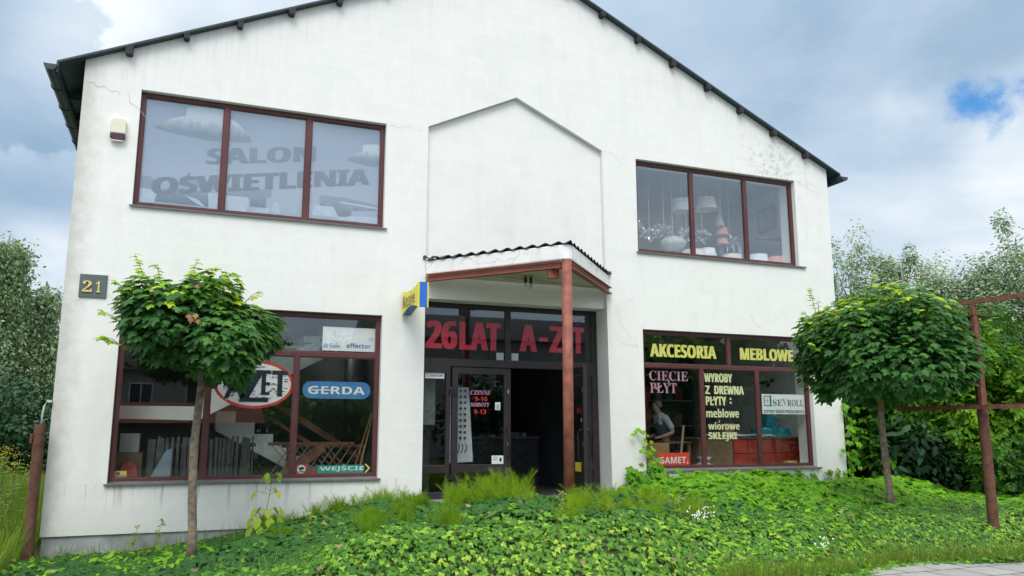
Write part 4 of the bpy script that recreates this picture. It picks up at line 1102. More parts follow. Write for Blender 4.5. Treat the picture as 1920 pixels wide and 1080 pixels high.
s = empty('lattice_panel', (1.9, .9, .6), 'crossed brown lattice panel leaning behind the right pane of the left window', 'lattice')
m = MB()
for i in range(9):
    m.bar((1.2 + i * .13, .80, .95), (1.55 + i * .13, .86, 1.45), .018, .012); m.bar((1.7 + i * .10, .84, .95), (1.25 + i * .10, .88, 1.45), .018, .012)
m.build('laths', mat('pale_lath', (.22, .17, .13), .8), s)
MB().bar((1.15, .83, .95), (2.35, .83, .95), .04).bar((1.2, .87, 1.46), (2.5, .87, 1.46), .04, .05).build('frame', BRW, s)
tag(MB().bar((1.02, .75, .70), (2.02, .85, 1.42), .05, .15).build('plank', BRW, None, origin=(1.02, .75, .6)), 'brown plank leaning across the middle pane', 'plank')
s = empty('table', (2.0, 1.3, .6), 'low brown table with a white cloth edge behind the right pane of the left window', 'table')
MB().box(1.45, 2.70, 1.0, 1.33, 1.40, 1.44).build('tabletop', BRW, s)
for x in (1.5, 2.62): MB().box(x, x + .06, 1.05, 1.11, .602, 1.398).build('leg', BRW, s)
for i, (a, b, lab) in enumerate((((2.40, .52, .96), (2.68, .50, 1.95), 'brown stick leaning in the right corner of the left window, nearer the pane'), ((2.50, .58, .96), (2.71, .55, 1.92), 'pale stick leaning in the right corner of the left window, by the frame'))):
    tag(MB().tube([a, b], .013, 8).build('stick', (BRW, mat('pale_timber', (.36, .25, .14)))[i], None, origin=a), lab, 'stick')
tag(MB().box(-1.0, 2.75, .46, .70, .60, .93).build('window_ledge', WALL_D, None, origin=(1, .5, .6)), 'inner ledge under the left shop window', 'ledge')
s = MB().box(-.80, -.55, .62, .9, 1.36, 1.62).build('cardboard_box', mat('grey_carton', (.26, .29, .28), .8), None, origin=(-.7, .7, .93), bevel=.005); tag(s, 'grey carton on the stand at the left edge of the left window', 'box')
tag(MB().box(-.86, -.5, .60, .95, .932, 1.357).build('box_stand', DKWOOD, None, origin=(-.7, .7, .93)), 'dark stand carrying a grey carton', 'stand')
tag(MB().prism([(-.79, .935), (-.52, .935), (-.56, 1.18), (-.64, 1.24), (-.74, 1.2)], (), .50, .58).build('cloth_bundle', mat('dull_red', (.20, .03, .03), .9), None, origin=(-.65, .54, .932)), 'dull red cloth bundle above the yellow sticker', 'bundle')
tag(MB().prism([(-.42, .935), (-.12, .935), (-.12, 1.42), (-.20, 1.38)], (), .50, .55).build('plastic_sheet', mat('pale_plastic', (.20, .26, .30), .3), None, origin=(-.3, .52, .932)), 'folded pale plastic sheet beside the grey slats', 'sheet')
TUBE = bpy.data.materials.new('lit_tube'); TUBE.use_nodes = True; TUBE.node_tree.nodes['Principled BSDF'].inputs['Emission Color'].default_value = (1, .98, .92, 1); TUBE.node_tree.nodes['Principled BSDF'].inputs['Emission Strength'].default_value = 9
s = empty('strip_lamp', (2.83, 4.65, 3.24), 'small lit strip lamp high in the dark room behind the left shop window', 'lamp'); MB().box(2.62, 3.05, 4.6, 4.7, 3.20, 3.24).build('housing', WHITE, s); MB().box(2.64, 3.03, 4.615, 4.685, 3.175, 3.199).build('tube', TUBE, s)

# --- things seen in the dark hall and by the closed door
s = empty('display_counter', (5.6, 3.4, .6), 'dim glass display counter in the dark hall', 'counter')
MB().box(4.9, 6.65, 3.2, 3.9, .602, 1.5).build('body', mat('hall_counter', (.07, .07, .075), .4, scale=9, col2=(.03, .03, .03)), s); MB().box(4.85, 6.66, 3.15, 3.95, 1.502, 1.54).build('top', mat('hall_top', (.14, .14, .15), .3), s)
for i in range(7):
    x = 4.95 + i * .23; tag(MB().box(x, x + r_.uniform(.08, .18), 3.3, 3.5, 1.541, 1.541 + r_.uniform(.03, .12)).build('small_goods', mat('hall_goods_%d' % (i % 3), ((.30, .31, .33), (.3, .06, .05), (.16, .17, .2))[i % 3], .6), None, origin=(x, 3.3, 1.54)), 'small packet on the dim hall counter', 'packet', 'packets on the hall counter')
s = empty('knob_display_board', (4.2, .8, .62), 'white board of round furniture knobs and curved handles behind the closed door', 'display board')
MB().prism([(3.98, 1.14), (4.42, 1.16), (4.34, 2.36), (3.98, 2.36)], (), .78, .80).build('board', mat('board_grey_white', (.62, .64, .65), .6), s)
kd = mat('knob_dark', (.06, .06, .065), .4); kr = mat('knob_red', (.35, .07, .05), .4)
for j in range(9):
    for i in range(4):
        if j >= 6 and i == 0: continue
        x, z = 4.05 + i * .075, 2.30 - j * .095
        MB().prism([(x + .021 * math.cos(t * .524), z + .021 * math.sin(t * .524)) for t in range(12)], (), .765, .7795).build('knob', kr if (i + j * 2) % 7 == 3 else kd, s)
for i in range(5): MB().tube([(4.03 + i * .06 + .035 * math.sin(t * .5), .772, 1.30 + .03 * t) for t in range(6)], .007, 5).build('curved_handle', kd, s)
tag(MB().box(3.35, 3.75, 1.0, 1.4, .602, 1.7).build('cabinet', mat('dark_cabinet', (.05, .055, .06), .5), None, origin=(3.5, 1.2, .6)), 'dark cabinet behind the side pane of the entrance', 'cabinet')
tag(MB().box(3.45, 3.72, .62, .66, 1.75, 2.5).build('curtain', mat('grey_curtain', (.20, .22, .21), .9, scale=14), None, origin=(3.5, .6, 1.75)), 'grey cloth hanging behind the side pane of the entrance', 'curtain')

# ------------------------------------------------------------------ pole and frame outside
s = empty('rusty_pole', (-1.665, -.2, 0), 'thick rusty steel pole with a curved lamp arm at the left corner of the shop', 'pole')
MB().tube([(-1.665, -.2, -.1), (-1.665, -.2, 1.735)], .064, 24).build('post', RUST, s)
MB().box(-1.765, -1.73, -.24, -.19, 1.50, 1.62).build('hinge_lug', RUST, s, bevel=.006)
MB().tube([(-1.66, -.15, 1.72), (-1.665, -.12, 1.86), (-1.66, -.08, 1.97), (-1.635, -.05, 2.02), (-1.60, -.02, 2.03)], .013, 8).build('arm', mat('grey_green_cable', (.30, .36, .34), .6), s, smooth=True)
MB().box(-1.64, -1.585, -.06, .06, 2.015, 2.045).build('lamp_head', mat('pale_grey_metal', (.55, .57, .57), .5), s)
FU = Vector((10.36, -3.80)); FD = Vector((.16, -.987)).normalized()
s = empty('sign_frame', (10.47, -3.72, .4), 'empty rusty billboard frame on a round steel post', 'sign frame')
PX, PY = 10.47, -3.70
MB().tube([(PX, PY, .1), (PX, PY, 3.27)], .070, 24).build('post', RUST, s)
MB().box(PX - .17, PX + .17, PY - .13, PY + .13, 3.272, 3.295).build('cap_plate', RUST, s)
def fp(t, z): return (FU.x + FD.x * t, FU.y + FD.y * t, z)
BARZ = 1.985
MB().bar(fp(-1.28, 3.47), fp(1.75, 3.47), .05, .06).build('top_bar', RUST2, s)
MB().bar(fp(-1.28, BARZ), fp(1.75, BARZ), .05, .06).build('bottom_bar', RUST2, s)
for t in (-1.25, 0, 1.72): MB().bar(fp(t, BARZ + .031), fp(t, 3.43), .075 if t == 0 else .05, .05).build('upright', RUST2, s)
# ------------------------------------------------------------------ ground
def crest(x): return .08 + .47 * sstep(-.7, 2.6, x) + .16 * sstep(6.2, 7.4, x) * (1 - sstep(9.0, 10.5, x)) - .18 * sstep(11, 16, x)
def frontedge(x): return -4.35 + .18 * np.sin(x * .9) + .12 * np.sin(x * 2.3 + 1)
def soil(x, y):
    x = np.asarray(x, float); y = np.asarray(y, float)
    fe = frontedge(x)
    prof = (.66 * sstep(fe, fe + .85, y) + .34 * sstep(fe, fe + 2.5, y)) * (1 - .55 * sstep(.5, 8, y)) * (1 - .7 * sstep(14, 22, x))
    left = sstep(-6, -1.5, x)
    hump = .09 * sstep(1.2, 2.4, x) * (1 - sstep(5.8, 6.6, x)) * sstep(-.7, -1.15, y)
    return (crest(x) + hump) * prof * left + .03 * vnoise(x * 1.5, y * 1.5, 3) * prof + .08 * sstep(-1.7, -3.5, x) * sstep(-5, -2, y)


def axis(lo, hi, step, far):
    a = list(np.arange(lo, hi + 1e-6, step)); s = step; l = [lo]; 
    while l[-1] > -far: s *= 1.5; l.append(l[-1] - s)
    s = step; h = [a[-1]]
    while h[-1] < far: s *= 1.5; h.append(h[-1] + s)
    return np.array(list(reversed(l[1:])) + a + h[1:])


gx, gy = axis(-4, 16, .16, 1500), axis(-5, 2, .14, 1500)
GX, GY = np.meshgrid(gx, gy); GZ = soil(GX, GY)
me = bpy.data.meshes.new('ground'); nx_, ny_ = len(gx), len(gy)
ii = np.arange((ny_ - 1) * (nx_ - 1)); r0 = ii // (nx_ - 1); c0 = ii % (nx_ - 1); a0 = r0 * nx_ + c0
me.from_pydata(np.stack([GX.ravel(), GY.ravel(), GZ.ravel()], 1).tolist(), [], np.stack([a0, a0 + 1, a0 + 1 + nx_, a0 + nx_], 1).tolist())
me.polygons.foreach_set('use_smooth', [True] * len(me.polygons))
tag(add_mesh('ground', me, mat('earth_and_turf', (.050, .075, .022), .95, var=.35, scale=1.7, col2=(.020, .026, .012), bump=.5, bscale=30)), kind='structure')


def paver_mat():
    m = bpy.data.materials.new('concrete_pavers'); m.use_nodes = True
    k = NT(m.node_tree); b = m.node_tree.nodes['Principled BSDF']; tc = k.n('ShaderNodeNewGeometry').outputs['Position']
    br = k.n('ShaderNodeTexBrick', i_Scale=1.0); k.l(tc, br.inputs['Vector']); br.inputs['Brick Width'].default_value = .5; br.inputs['Row Height'].default_value = .5
    br.inputs['Mortar Size'].default_value = .012; br.inputs['Color1'].default_value = (.40, .39, .37, 1); br.inputs['Color2'].default_value = (.33, .33, .32, 1); br.inputs['Mortar'].default_value = (.06, .07, .03, 1)
    c = k.mix(.6, br.outputs['Color'], k.ramp(k.noise(tc, 5, 7, .65), [(.3, (.6, .6, .58)), (.7, (1, 1, 1))]), 'MULTIPLY')
    k.l(c, b.inputs['Base Color']); b.inputs['Roughness'].default_value = .9
    bp = k.n('ShaderNodeBump', i_Strength=.6, i_Distance=.01); k.l(br.outputs['Fac'], bp.inputs['Height']); bp.invert = True; k.l(bp.outputs[0], b.inputs['Normal'])
    return m


xs_ = np.arange(-30, 40.01, .5); top = [(float(x), float(frontedge(x)) + .05 + (.10 if 7.3 < x < 11 else 0)) for x in xs_]
m = MB(); m.add([(x, y, .02) for x, y in top] + [(x, -10.5, .02) for x, _ in top], [(i, len(top) + i, len(top) + i + 1, i + 1) for i in range(len(top) - 1)])
tag(m.build('pavement', paver_mat(), None), kind='structure')
tag(MB().add([(-300, -10.6, .012), (300, -10.6, .012), (300, -19, .012), (-300, -19, .012)], [(0, 1, 2, 3)]).build('road', mat('asphalt', (.055, .055, .057), .9, var=.15, scale=3, bump=.3, bscale=60)), kind='structure')
MBk = MB().box(-300, 300, -10.6, -10.45, -.05, .12)
tag(MBk.build('kerb', CONCRETE, None), kind='structure')

# ------------------------------------------------------------------ planting on the bank
IVYM = leaf_mat('ivy_leaf', [(0, (.015, .064, .018)), (.35, (.050, .155, .028)), (.65, (.135, .31, .030)), (.85, (.25, .45, .034)), (1, (.46, .60, .08))], .25, .5, .2)
CREEPM = leaf_mat('creeper_leaf', [(0, (.045, .17, .012)), (.4, (.13, .36, .016)), (.75, (.25, .52, .020)), (1, (.46, .62, .04))], .35, .5, .22)
HORSEM = leaf_mat('horsetail_needle', [(0, (.11, .25, .010)), (.5, (.24, .43, .014)), (1, (.44, .60, .02))], .4, .6, .2)
GRASSM = leaf_mat('grass_blade', [(0, (.06, .14, .02)), (.5, (.14, .26, .03)), (.85, (.25, .36, .05)), (1, (.42, .40, .16))], .35, .55, .3)
YOUNGM = leaf_mat('young_leaf', [(0, (.16, .32, .03)), (.6, (.36, .52, .03)), (1, (.62, .52, .09))], .4, .45, .35)
STEMM = mat('green_stem', (.16, .22, .07), .7, var=.2)
WOODV = mat('vine_wood', (.12, .085, .055), .9, var=.3)


def cover(n, x0, x1, y0, y1, keep):
    x = rng.uniform(x0, x1, n); y = rng.uniform(y0, y1, n) if not callable(y0) else None
    k = rng.random(n) < keep(x, y); x, y = x[k], y[k]
    return x, y


def creep_w(x, y): return sstep(6.0, 7.6, x + .5 * vnoise(x, y, 5)) * sstep(-3.5, -2.2, y + .35 * vnoise(x, y, 6))
def thick(x, y):
    mound = .085 + .22 * np.clip(vnoise(x * 2.1, y * 2.4, 8), -.35, 1) + .07 * np.clip(vnoise(x * 4.6, y * 5.2, 9), -.5, 1) + .10 * sstep(6.4, 7.4, x) * sstep(-2.2, -.5, y)
    return np.maximum(mound, .02) * sstep(-2.3, -1.5, x) * (1 - .85 * sstep(-.9, -.4, y) * (1 - sstep(1.4, 2.4, x)))


def slope_normal(x, y):
    e = .05; top_ = lambda a, b: soil(a, b) + thick(a, b)
    return nrm(np.stack([-(top_(x + e, y) - top_(x - e, y)) / (2 * e), -(top_(x, y + e) - top_(x, y - e)) / (2 * e), np.ones_like(x)], 1))


def door_clear(x, y): return ((y < -.5) | (x < 3.3) | (x > 6.6)).astype(float)


x, y = cover(86000, -2.3, 14.5, -4.5, -.02, lambda x, y: (1 - .80 * creep_w(x, y)) * (y > frontedge(x) - .1) * door_clear(x, y) * (.35 + .65 * (vnoise(x * 2.2, y * 2.2, 11) > -.55)))
z = soil(x, y) + np.maximum(thick(x, y), .03) * rng.random(len(x)) ** .6
dirn = nrm(slope_normal(x, y) * 1.1 + np.array((0, -.35, .1)) + .5 * sph(len(x)))
patch = vnoise(x * .9, y * .9, 13)
lowb = sstep(-2.6, -3.6, y + .5 * vnoise(x * 1.4, y * 1.4, 14))
tint = .27 + .25 * patch + .22 * (rng.random(len(x)) - .5) + .20 * lowb + .35 * (rng.random(len(x)) < .06 + .20 * lowb)
T = np.array((0, -.5, -.8)) + .9 * sph(len(x))
tag(scatter('ivy_cover', IVY, np.stack([x, y, z], 1), dirn, T, rng.uniform(.045, .105, len(x)) * (1 - .25 * lowb) * (1.1 - .25 * patch), tint, IVYM), 'dense dark green ivy spilling over the bank before the shop', 'ivy', kind='stuff')
x, y = cover(21000, 6.0, 14.5, -3.9, -.02, lambda x, y: creep_w(x, y) * (y > frontedge(x)))
z = soil(x, y) + thick(x, y) * (.35 + .75 * rng.random(len(x)))
dirn = nrm(slope_normal(x, y) + np.array((0, -.35, .2)) + .5 * sph(len(x)))
tint = .42 + .18 * vnoise(x * .9, y * .9, 17) + .35 * (rng.random(len(x)) - .4) + .12 * sstep(-2.4, -.8, y)
tag(scatter('creeper_cover', CREEPER, np.stack([x, y, z], 1), dirn, np.array((0, -.8, -.5)) + .8 * sph(len(x)), rng.uniform(.12, .20, len(x)), tint, CREEPM), 'bright green creeper with long leaflets covering the bank under the right shop window', 'creeper', kind='stuff')
# other weeds and fallen leaves mixed through the ivy
x, y = cover(5200, -2.2, 8.5, -4.3, -.1, lambda x, y: (y > frontedge(x)) * door_clear(x, y) * (vnoise(x * 1.3 + 4, y * 1.3, 31) > .25))
z = soil(x, y) + np.maximum(thick(x, y), .03) * (.7 + .6 * rng.random(len(x)))
tag(scatter('mixed_weeds', OVATE, np.stack([x, y, z], 1), np.array((0, -.4, .8)) + .5 * sph(len(x)), np.array((0, -.4, .1)) + .9 * sph(len(x)), rng.uniform(.05, .13, len(x)), .25 + .6 * rng.random(len(x)), CREEPM, wid=np.full(len(x), .8)), 'patches of mixed broad-leaved weeds among the ivy', 'weeds', kind='stuff')
x, y = cover(170, -2.0, 12, -4.25, -.1, lambda x, y: (y > frontedge(x)) * door_clear(x, y))
z = soil(x, y) + np.maximum(thick(x, y), .03) * (.85 + .3 * rng.random(len(x)))
tag(scatter('fallen_leaves', IVY, np.stack([x, y, z], 1), np.array((0, -.3, .8)) + .5 * sph(len(x)), sph(len(x)), rng.uniform(.04, .09, len(x)), rng.random(len(x)), leaf_mat('dead_leaf', [(0, (.16, .085, .04)), (1, (.36, .26, .13))], .1)), 'brown fallen leaves lying here and there on the ivy', 'leaves', kind='stuff')
# wild grass along the pavement edge and the foot of the wall, and the meadow to the left
x = np.concatenate([rng.uniform(5.5, 13, 5200), rng.uniform(-2.4, 5.5, 900), rng.uniform(-1.6, 3.3, 900), rng.uniform(6, 12, 500)])
y = np.concatenate([frontedge(x[:5200]) + .05 + np.abs(rng.normal(0, .11, 5200)), frontedge(x[5200:6100]) + rng.uniform(0, 1.5, 900), rng.uniform(-.7, -.04, 900), rng.uniform(-3.6, -2, 500)])
clump = vnoise(x * 3, y * 3, 21) + .6 * rng.random(len(x)) > -.05
x, y = x[clump], y[clump]; n = len(x)
tag(scatter('verge_grass', BLADE, np.stack([x, y, soil(x, y)], 1), np.stack([rng.normal(size=n), rng.normal(size=n) - .6, .15 * np.ones(n)], 1), np.array((0, 0, 1)) + .38 * sph(n), rng.uniform(.08, .26, n), .45 + .5 * rng.random(n), GRASSM, wid=rng.uniform(.02, .05, n)), 'loose grass along the pavement edge and the foot of the wall', 'grass', kind='stuff')
n = 26000; y = rng.uniform(-3.2, 15, n); x = -1.75 - (rng.random(n) ** 1.5) * (2.5 + .35 * (y + 4))
hgt = rng.uniform(.35, .95, n) * (.75 + .35 * vnoise(x, y, 23))
tag(scatter('meadow_grass', BLADE, np.stack([x, y, soil(x, y)], 1), np.stack([rng.normal(size=n), rng.normal(size=n) - .5, .1 * np.ones(n)], 1), np.array((.1, 0, 1)) + .3 * sph(n), hgt, .5 + .35 * vnoise(x * .8, y * .8, 24) + .5 * rng.random(n), GRASSM, wid=rng.uniform(.012, .035, n)), 'tall unmown meadow grass left of the shop', 'grass', kind='stuff')


# horsetail tufts: three mesh variants, copied
def horsetail_mesh(seed, plumes, H, dark=False):
    q = np.random.default_rng(seed); P, N, T, S, TI = [], [], [], [], []
    stems = MB()
    for i in range(plumes):
        b = np.array((q.normal(0, .07), q.normal(0, .06), -.05)); lean = np.array((q.normal(0, .28), q.normal(0, .22) - .1, 1.0)); L = H * q.uniform(.55, 1.1)
        pts = [b + lean * L * s + np.array((lean[0], lean[1], 0)) * .35 * s * s * L for s in np.linspace(0, 1, 7)]
        stems.tube(pts, [.0035 - .0004 * j for j in range(7)], 4, False)
        ti = q.uniform(.15, .55) if dark else q.uniform(.25, .9)
        for s in np.linspace(.18, .98, 17):
            c = b + lean * L * s + np.array((lean[0], lean[1], 0)) * .35 * s * s * L
            for a in range(8):
                an = a * .785 + q.uniform(-.3, .3) + s * 5
                t = np.array((math.cos(an), math.sin(an), .75 + .5 * s))
                P.append(c); T.append(t); N.append(np.array((-math.sin(an), math.cos(an), .1)) + .5 * q.normal(size=3)); S.append((.13 - .085 * s) * q.uniform(.8, 1.2)); TI.append(ti + q.normal(0, .1))
    return stems, [np.array(v) for v in (P, N, T, S, TI)]


NEEDLE = (np.array([(-.5, 0, 0), (.5, 0, 0), (0, 1, .05)], float), [(0, 1, 2)])
protos = {}
SPOTS = []
q = random.Random(77)
for (xa, xb, ya, yb, nn, lab) in ((3.45, 4.05, -1.5, -1.0, 5, 'bright feathery horsetail tuft before the closed door'), (4.1, 4.75, -1.7, -1.0, 6, 'bright feathery horsetail tuft before the open doorway, left of the column'),
                                  (2.35, 3.2, -.75, -.25, 5, 'thin pale horsetail tuft against the white wall left of the entrance'), (1.0, 3.0, -2.9, -.6, 20, 'soft green horsetail tuft in the ivy below the left shop window'),
                                  (4.2, 6.3, -3.2, -1.9, 18, 'yellow-green horsetail tuft in the ivy in front of the column'), (5.6, 6.7, -1.6, -.9, 5, 'low horsetail tuft between the column and the creeper')):
    for i in range(nn): SPOTS.append((q.uniform(xa, xb), q.uniform(ya, yb), lab))
for i, (x, y, lab) in enumerate(SPOTS):
    soft = 'soft' in lab; v = (3 + i % 2) if soft else i % 3
    if v not in protos:
        o = empty('horsetail_tuft', (0, 0, 0), 'x', 'plant', 'horsetail tufts on the bank')
        st, (P, N, T, S, TI) = horsetail_mesh(100 + v, (9, 12, 7, 15, 11)[v], (.30, .25, .34, .22, .26)[v], v > 2)
        scatter('needles', NEEDLE, P, N, T, S, TI, HORSEM, o, wid=np.full(len(P), .032)); st.build('stem', STEMM, o)
        protos[v] = o
    else: o = copy_tree(protos[v])
    o.location = (x, y, float(soil(x, y)) + (.03 if 'ivy' in lab else .0)); o.rotation_euler.z = q.uniform(0, 6.28); s = q.uniform(.8, 1.25) * (1.15 if 'thin' in lab else 1.35 if 'before' in lab else 1); o.scale = (s, s, s * q.uniform(.9, 1.15))
    o['label'] = lab

# sapling with large pale leaves
sz = float(soil(1.0, -1.3))
s = empty('sapling', (1.0, -1.3, sz), 'young sapling with large yellow-green leaves standing in the ivy before the white wall', 'sapling')
st = MB().tube([(1.0, -1.3, sz), (1.01, -1.29, sz + .3), (1.05, -1.28, sz + .55), (1.08, -1.28, sz + .80)], [.008, .006, .005, .003], 6)
P, N, T, S, TI = [], [], [], [], []
for zf, nl, L, t0, rad in ((.18, 7, .18, .5, .17), (.28, 8, .19, .45, .17), (.38, 5, .15, .45, .15), (.58, 3, .12, .85, .17), (.62, 2, .11, .2, .06), (.75, 5, .11, .1, .10), (.80, 4, .10, .15, .10)):
    cx, cz = 1.0 + .09 * zf, sz + zf
    for i in range(nl):
        a = i * 2 * math.pi / nl + zf * 9; e = np.array((cx + rad * math.cos(a), -1.29 + rad * .7 * math.sin(a), cz + .02))
        st.tube([(cx, -1.29, cz - .03), tuple(e)], .0022, 4, False)
        P.append(e); d = np.array((math.cos(a), math.sin(a), 0)); T.append(d * .6 + np.array((0, 0, -1.0 + .3 * random.random()))); N.append(d + np.array((0, -.5, .6))); S.append(L * random.uniform(.8, 1.2)); TI.append(t0 + random.uniform(-.15, .3))
scatter('leaves', OVATE, np.array(P), np.array(N), np.array(T), np.array(S), np.array(TI), YOUNGM, s, wid=np.full(len(P), 1.15)); st.build('stem', STEMM, s)

# thin weeds against the wall, white flowers, goldenrod
for x, y, h, lab in ((-.22, -.35, .42, 'thin weed stem at the grey plinth, left of the left tree'), (-.50, -.2, .36, 'bent dry weed stem by the grey plinth near the corner'), (4.0, -3.4, .45, 'upright grass-like weed at the front of the ivy, below the door'), (5.65, -3.3, .42, 'upright yellow-green weed at the front of the ivy, below the column'),
                     (6.35, -.9, .28, 'small leafy weed beside the threshold right of the column'), (1.35, -2.5, .35, 'pale branching weed in the ivy near the left tree'), (7.6, -3.9, .5, 'tall leafy weed at the pavement edge')):
    z0 = float(soil(x, y)); s = empty('weed', (x, y, z0), lab, 'weed')
    MB().tube([(x, y, z0), (x + .02, y, z0 + h * .6), (x + .05, y - .01, z0 + h)], [.004, .003, .0015], 5).build('stem', STEMM, s)
    n = 26; tt = rng.uniform(.3, 1, n); a = rng.uniform(0, 6.3, n); P = np.stack([x + .05 * tt * tt, np.full(n, y), z0 + h * tt], 1); D = np.stack([np.cos(a), np.sin(a), .4 + .6 * rng.random(n)], 1)
    scatter('leaves', DIAMOND, P, np.array((0, -.4, 1)) + .3 * sph(n), D, rng.uniform(.04, .09, n), .6 + .4 * rng.random(n), GRASSM, s)
WPET = mat('white_petal', (.80, .80, .78), .6, var=.03)
for i, (x, y, lab) in enumerate(((6.02, -3.30, 'larger white flower cluster in the ivy at the front of the bank'), (5.83, -3.42, 'smaller white flower cluster in the ivy, nearer the column'), (7.05, -4.12, 'low white flowers at the pavement edge'))):
    z0 = float(soil(x, y)) + .02; s = empty('white_flowers', (x, y, z0), lab, 'flower')
    n = 20; P = np.array((x, y - .06, z0 + .17)) + rng.normal(size=(n, 3)) * np.array((.075, .04, .04)); scatter('petals', OVATE, P, np.array((0, -1, .6)) + .5 * sph(n), sph(n), rng.uniform(.018, .032, n), rng.random(n), WPET, s)
    MB().tube([(x, y, z0 - .05), (x, y - .05, z0 + .15)], .003, 5).build('stem', STEMM, s)
YELF = mat('yellow_flower', (.62, .46, .03), .7, var=.1)
for i, (x, y, h, lab) in enumerate(((-2.05, .6, 1.15, 'yellow goldenrod nearest the rusty pole'), (-2.35, 2.2, 1.25, 'yellow goldenrod at mid distance in the meadow'), (-2.9, 4.2, 1.3, 'yellow goldenrod farther off in the meadow'), (-2.25, -.8, .8, 'low yellow flowering weed in front of the meadow'))):
    z0 = float(soil(x, y)); s = empty('goldenrod', (x, y, z0), lab, 'plant')
    st = MB(); P, T = [], []
    for j in range(5):
        dx, dy = random.uniform(-.2, .2), random.uniform(-.15, .15); st.tube([(x, y, z0), (x + dx * .5, y + dy * .5, z0 + h * .6), (x + dx, y + dy, z0 + h * random.uniform(.85, 1.05))], [.006, .004, .002], 5)
        for q_ in range(40): t = random.random(); P.append((x + dx * t, y + dy * t, z0 + h * t)); T.append((random.gauss(0, 1), random.gauss(0, 1), .3))
    st.build('stem', STEMM, s); P = np.array(P); n = len(P); scatter('leaves', DIAMOND, P, np.array((0, 0, 1)) + .3 * sph(n), np.array(T), rng.uniform(.06, .13, n), .5 + .4 * rng.random(n), GRASSM, s)
    n = 60; P = np.array((x, y, z0 + h * .97)) + rng.normal(size=(n, 3)) * np.array((.11, .08, .05)); scatter('blossom', DIAMOND, P, sph(n), sph(n), rng.uniform(.02, .035, n), rng.random(n), YELF, s)


# climbing creepers on the wall
def climber(lab, strands, seed, tmean, size, nper, sag=.15, kind_=CREEPER, m_=None):
    q = random.Random(seed); s = empty('climbing_creeper', tuple(strands[0][0]), lab, 'creeper'); st = MB(); P = []
    for pts in strands:
        st.tube(pts, [.006 - .004 * i / (len(pts) - 1) for i in range(len(pts))], 5)
        for i in range(nper * (len(pts) - 1)):
            t = q.random() * (len(pts) - 1); j = min(int(t), len(pts) - 2); u = t - j; a, b = Vector(pts[j]), Vector(pts[j + 1]); c = a.lerp(b, u)
            P.append((c.x + q.gauss(0, sag * .5), c.y - abs(q.gauss(0, .05)) - .01, c.z + q.gauss(0, sag * .4)))
    st.build('stem', WOODV, s); P = np.array(P); n = len(P)
    scatter('leaves', kind_, P, np.array((0, -1, .55)) + .45 * sph(n), np.array((0, -.3, -1)) + .6 * sph(n), size * rng.uniform(.7, 1.25, n), tmean + .35 * (rng.random(n) - .5), m_ or CREEPM, s)


climber('leafy creeper heaped at the left corner of the right shop window', [[(7.2, -.1, .7), (7.25, -.08, .95), (7.32, -.08, 1.12)], [(7.5, -.15, .7), (7.55, -.1, .86)], [(7.1, -.1, .7), (7.0, -.08, .95), (6.85, -.05, 1.02)], [(7.85, -.12, .75), (7.9, -.1, .92)], [(6.9, -.25, .7), (7.3, -.3, .90), (7.7, -.3, .76)]], 3, .35, .16, 30, .17)
climber('thin twig of pale creeper climbing the wall left of the right shop window', [[(7.28, -.06, 1.0), (7.25, -.05, 1.35), (7.12, -.05, 1.62), (6.95, -.06, 1.72)], [(7.2, -.05, 1.3), (7.1, -.05, 1.42)]], 4, .72, .085, 9, .07)
sprigs = []
q = random.Random(9)
for x in (7.95, 8.35, 8.62, 8.9, 9.35, 9.62, 9.8, 10.35, 10.7, 11.0, 11.25): sprigs.append([(x, -.03, .7), (x + q.uniform(-.08, .08), -.025, .86), (x + q.uniform(-.12, .12), -.025, .86 + q.uniform(.05, .17))])
climber('small ivy sprigs climbing the white wall under the right sill', sprigs, 5, .62, .07, 11, .09, IVY, IVYM)
climber('creeper climbing the right-hand corner of the shop', [[(11.45, -.08, .6), (11.5, -.05, 1.2), (11.48, -.05, 1.7), (11.55, -.02, 2.3)], [(11.6, .0, .6), (11.62, .05, 1.3), (11.65, .05, 2.2)], [(11.3, -.1, .6), (11.38, -.06, .95)]], 6, .42, .14, 11, .16)

# ------------------------------------------------------------------ ball-headed maples
MAPLEM = leaf_mat('maple_leaf', [(0, (.022, .080, .026)), (.3, (.058, .175, .040)), (.6, (.135, .31, .042)), (.8, (.30, .50, .024)), (1, (.52, .63, .03))], .32, .5, .22)
DRYM = leaf_mat('withered_leaf', [(0, (.22, .10, .04)), (1, (.38, .20, .07))], .2)
BARK = mat('grey_brown_bark', (.25, .195, .14), .9, var=.25, scale=16, bump=.5, bscale=40, col2=(.10, .078, .06))


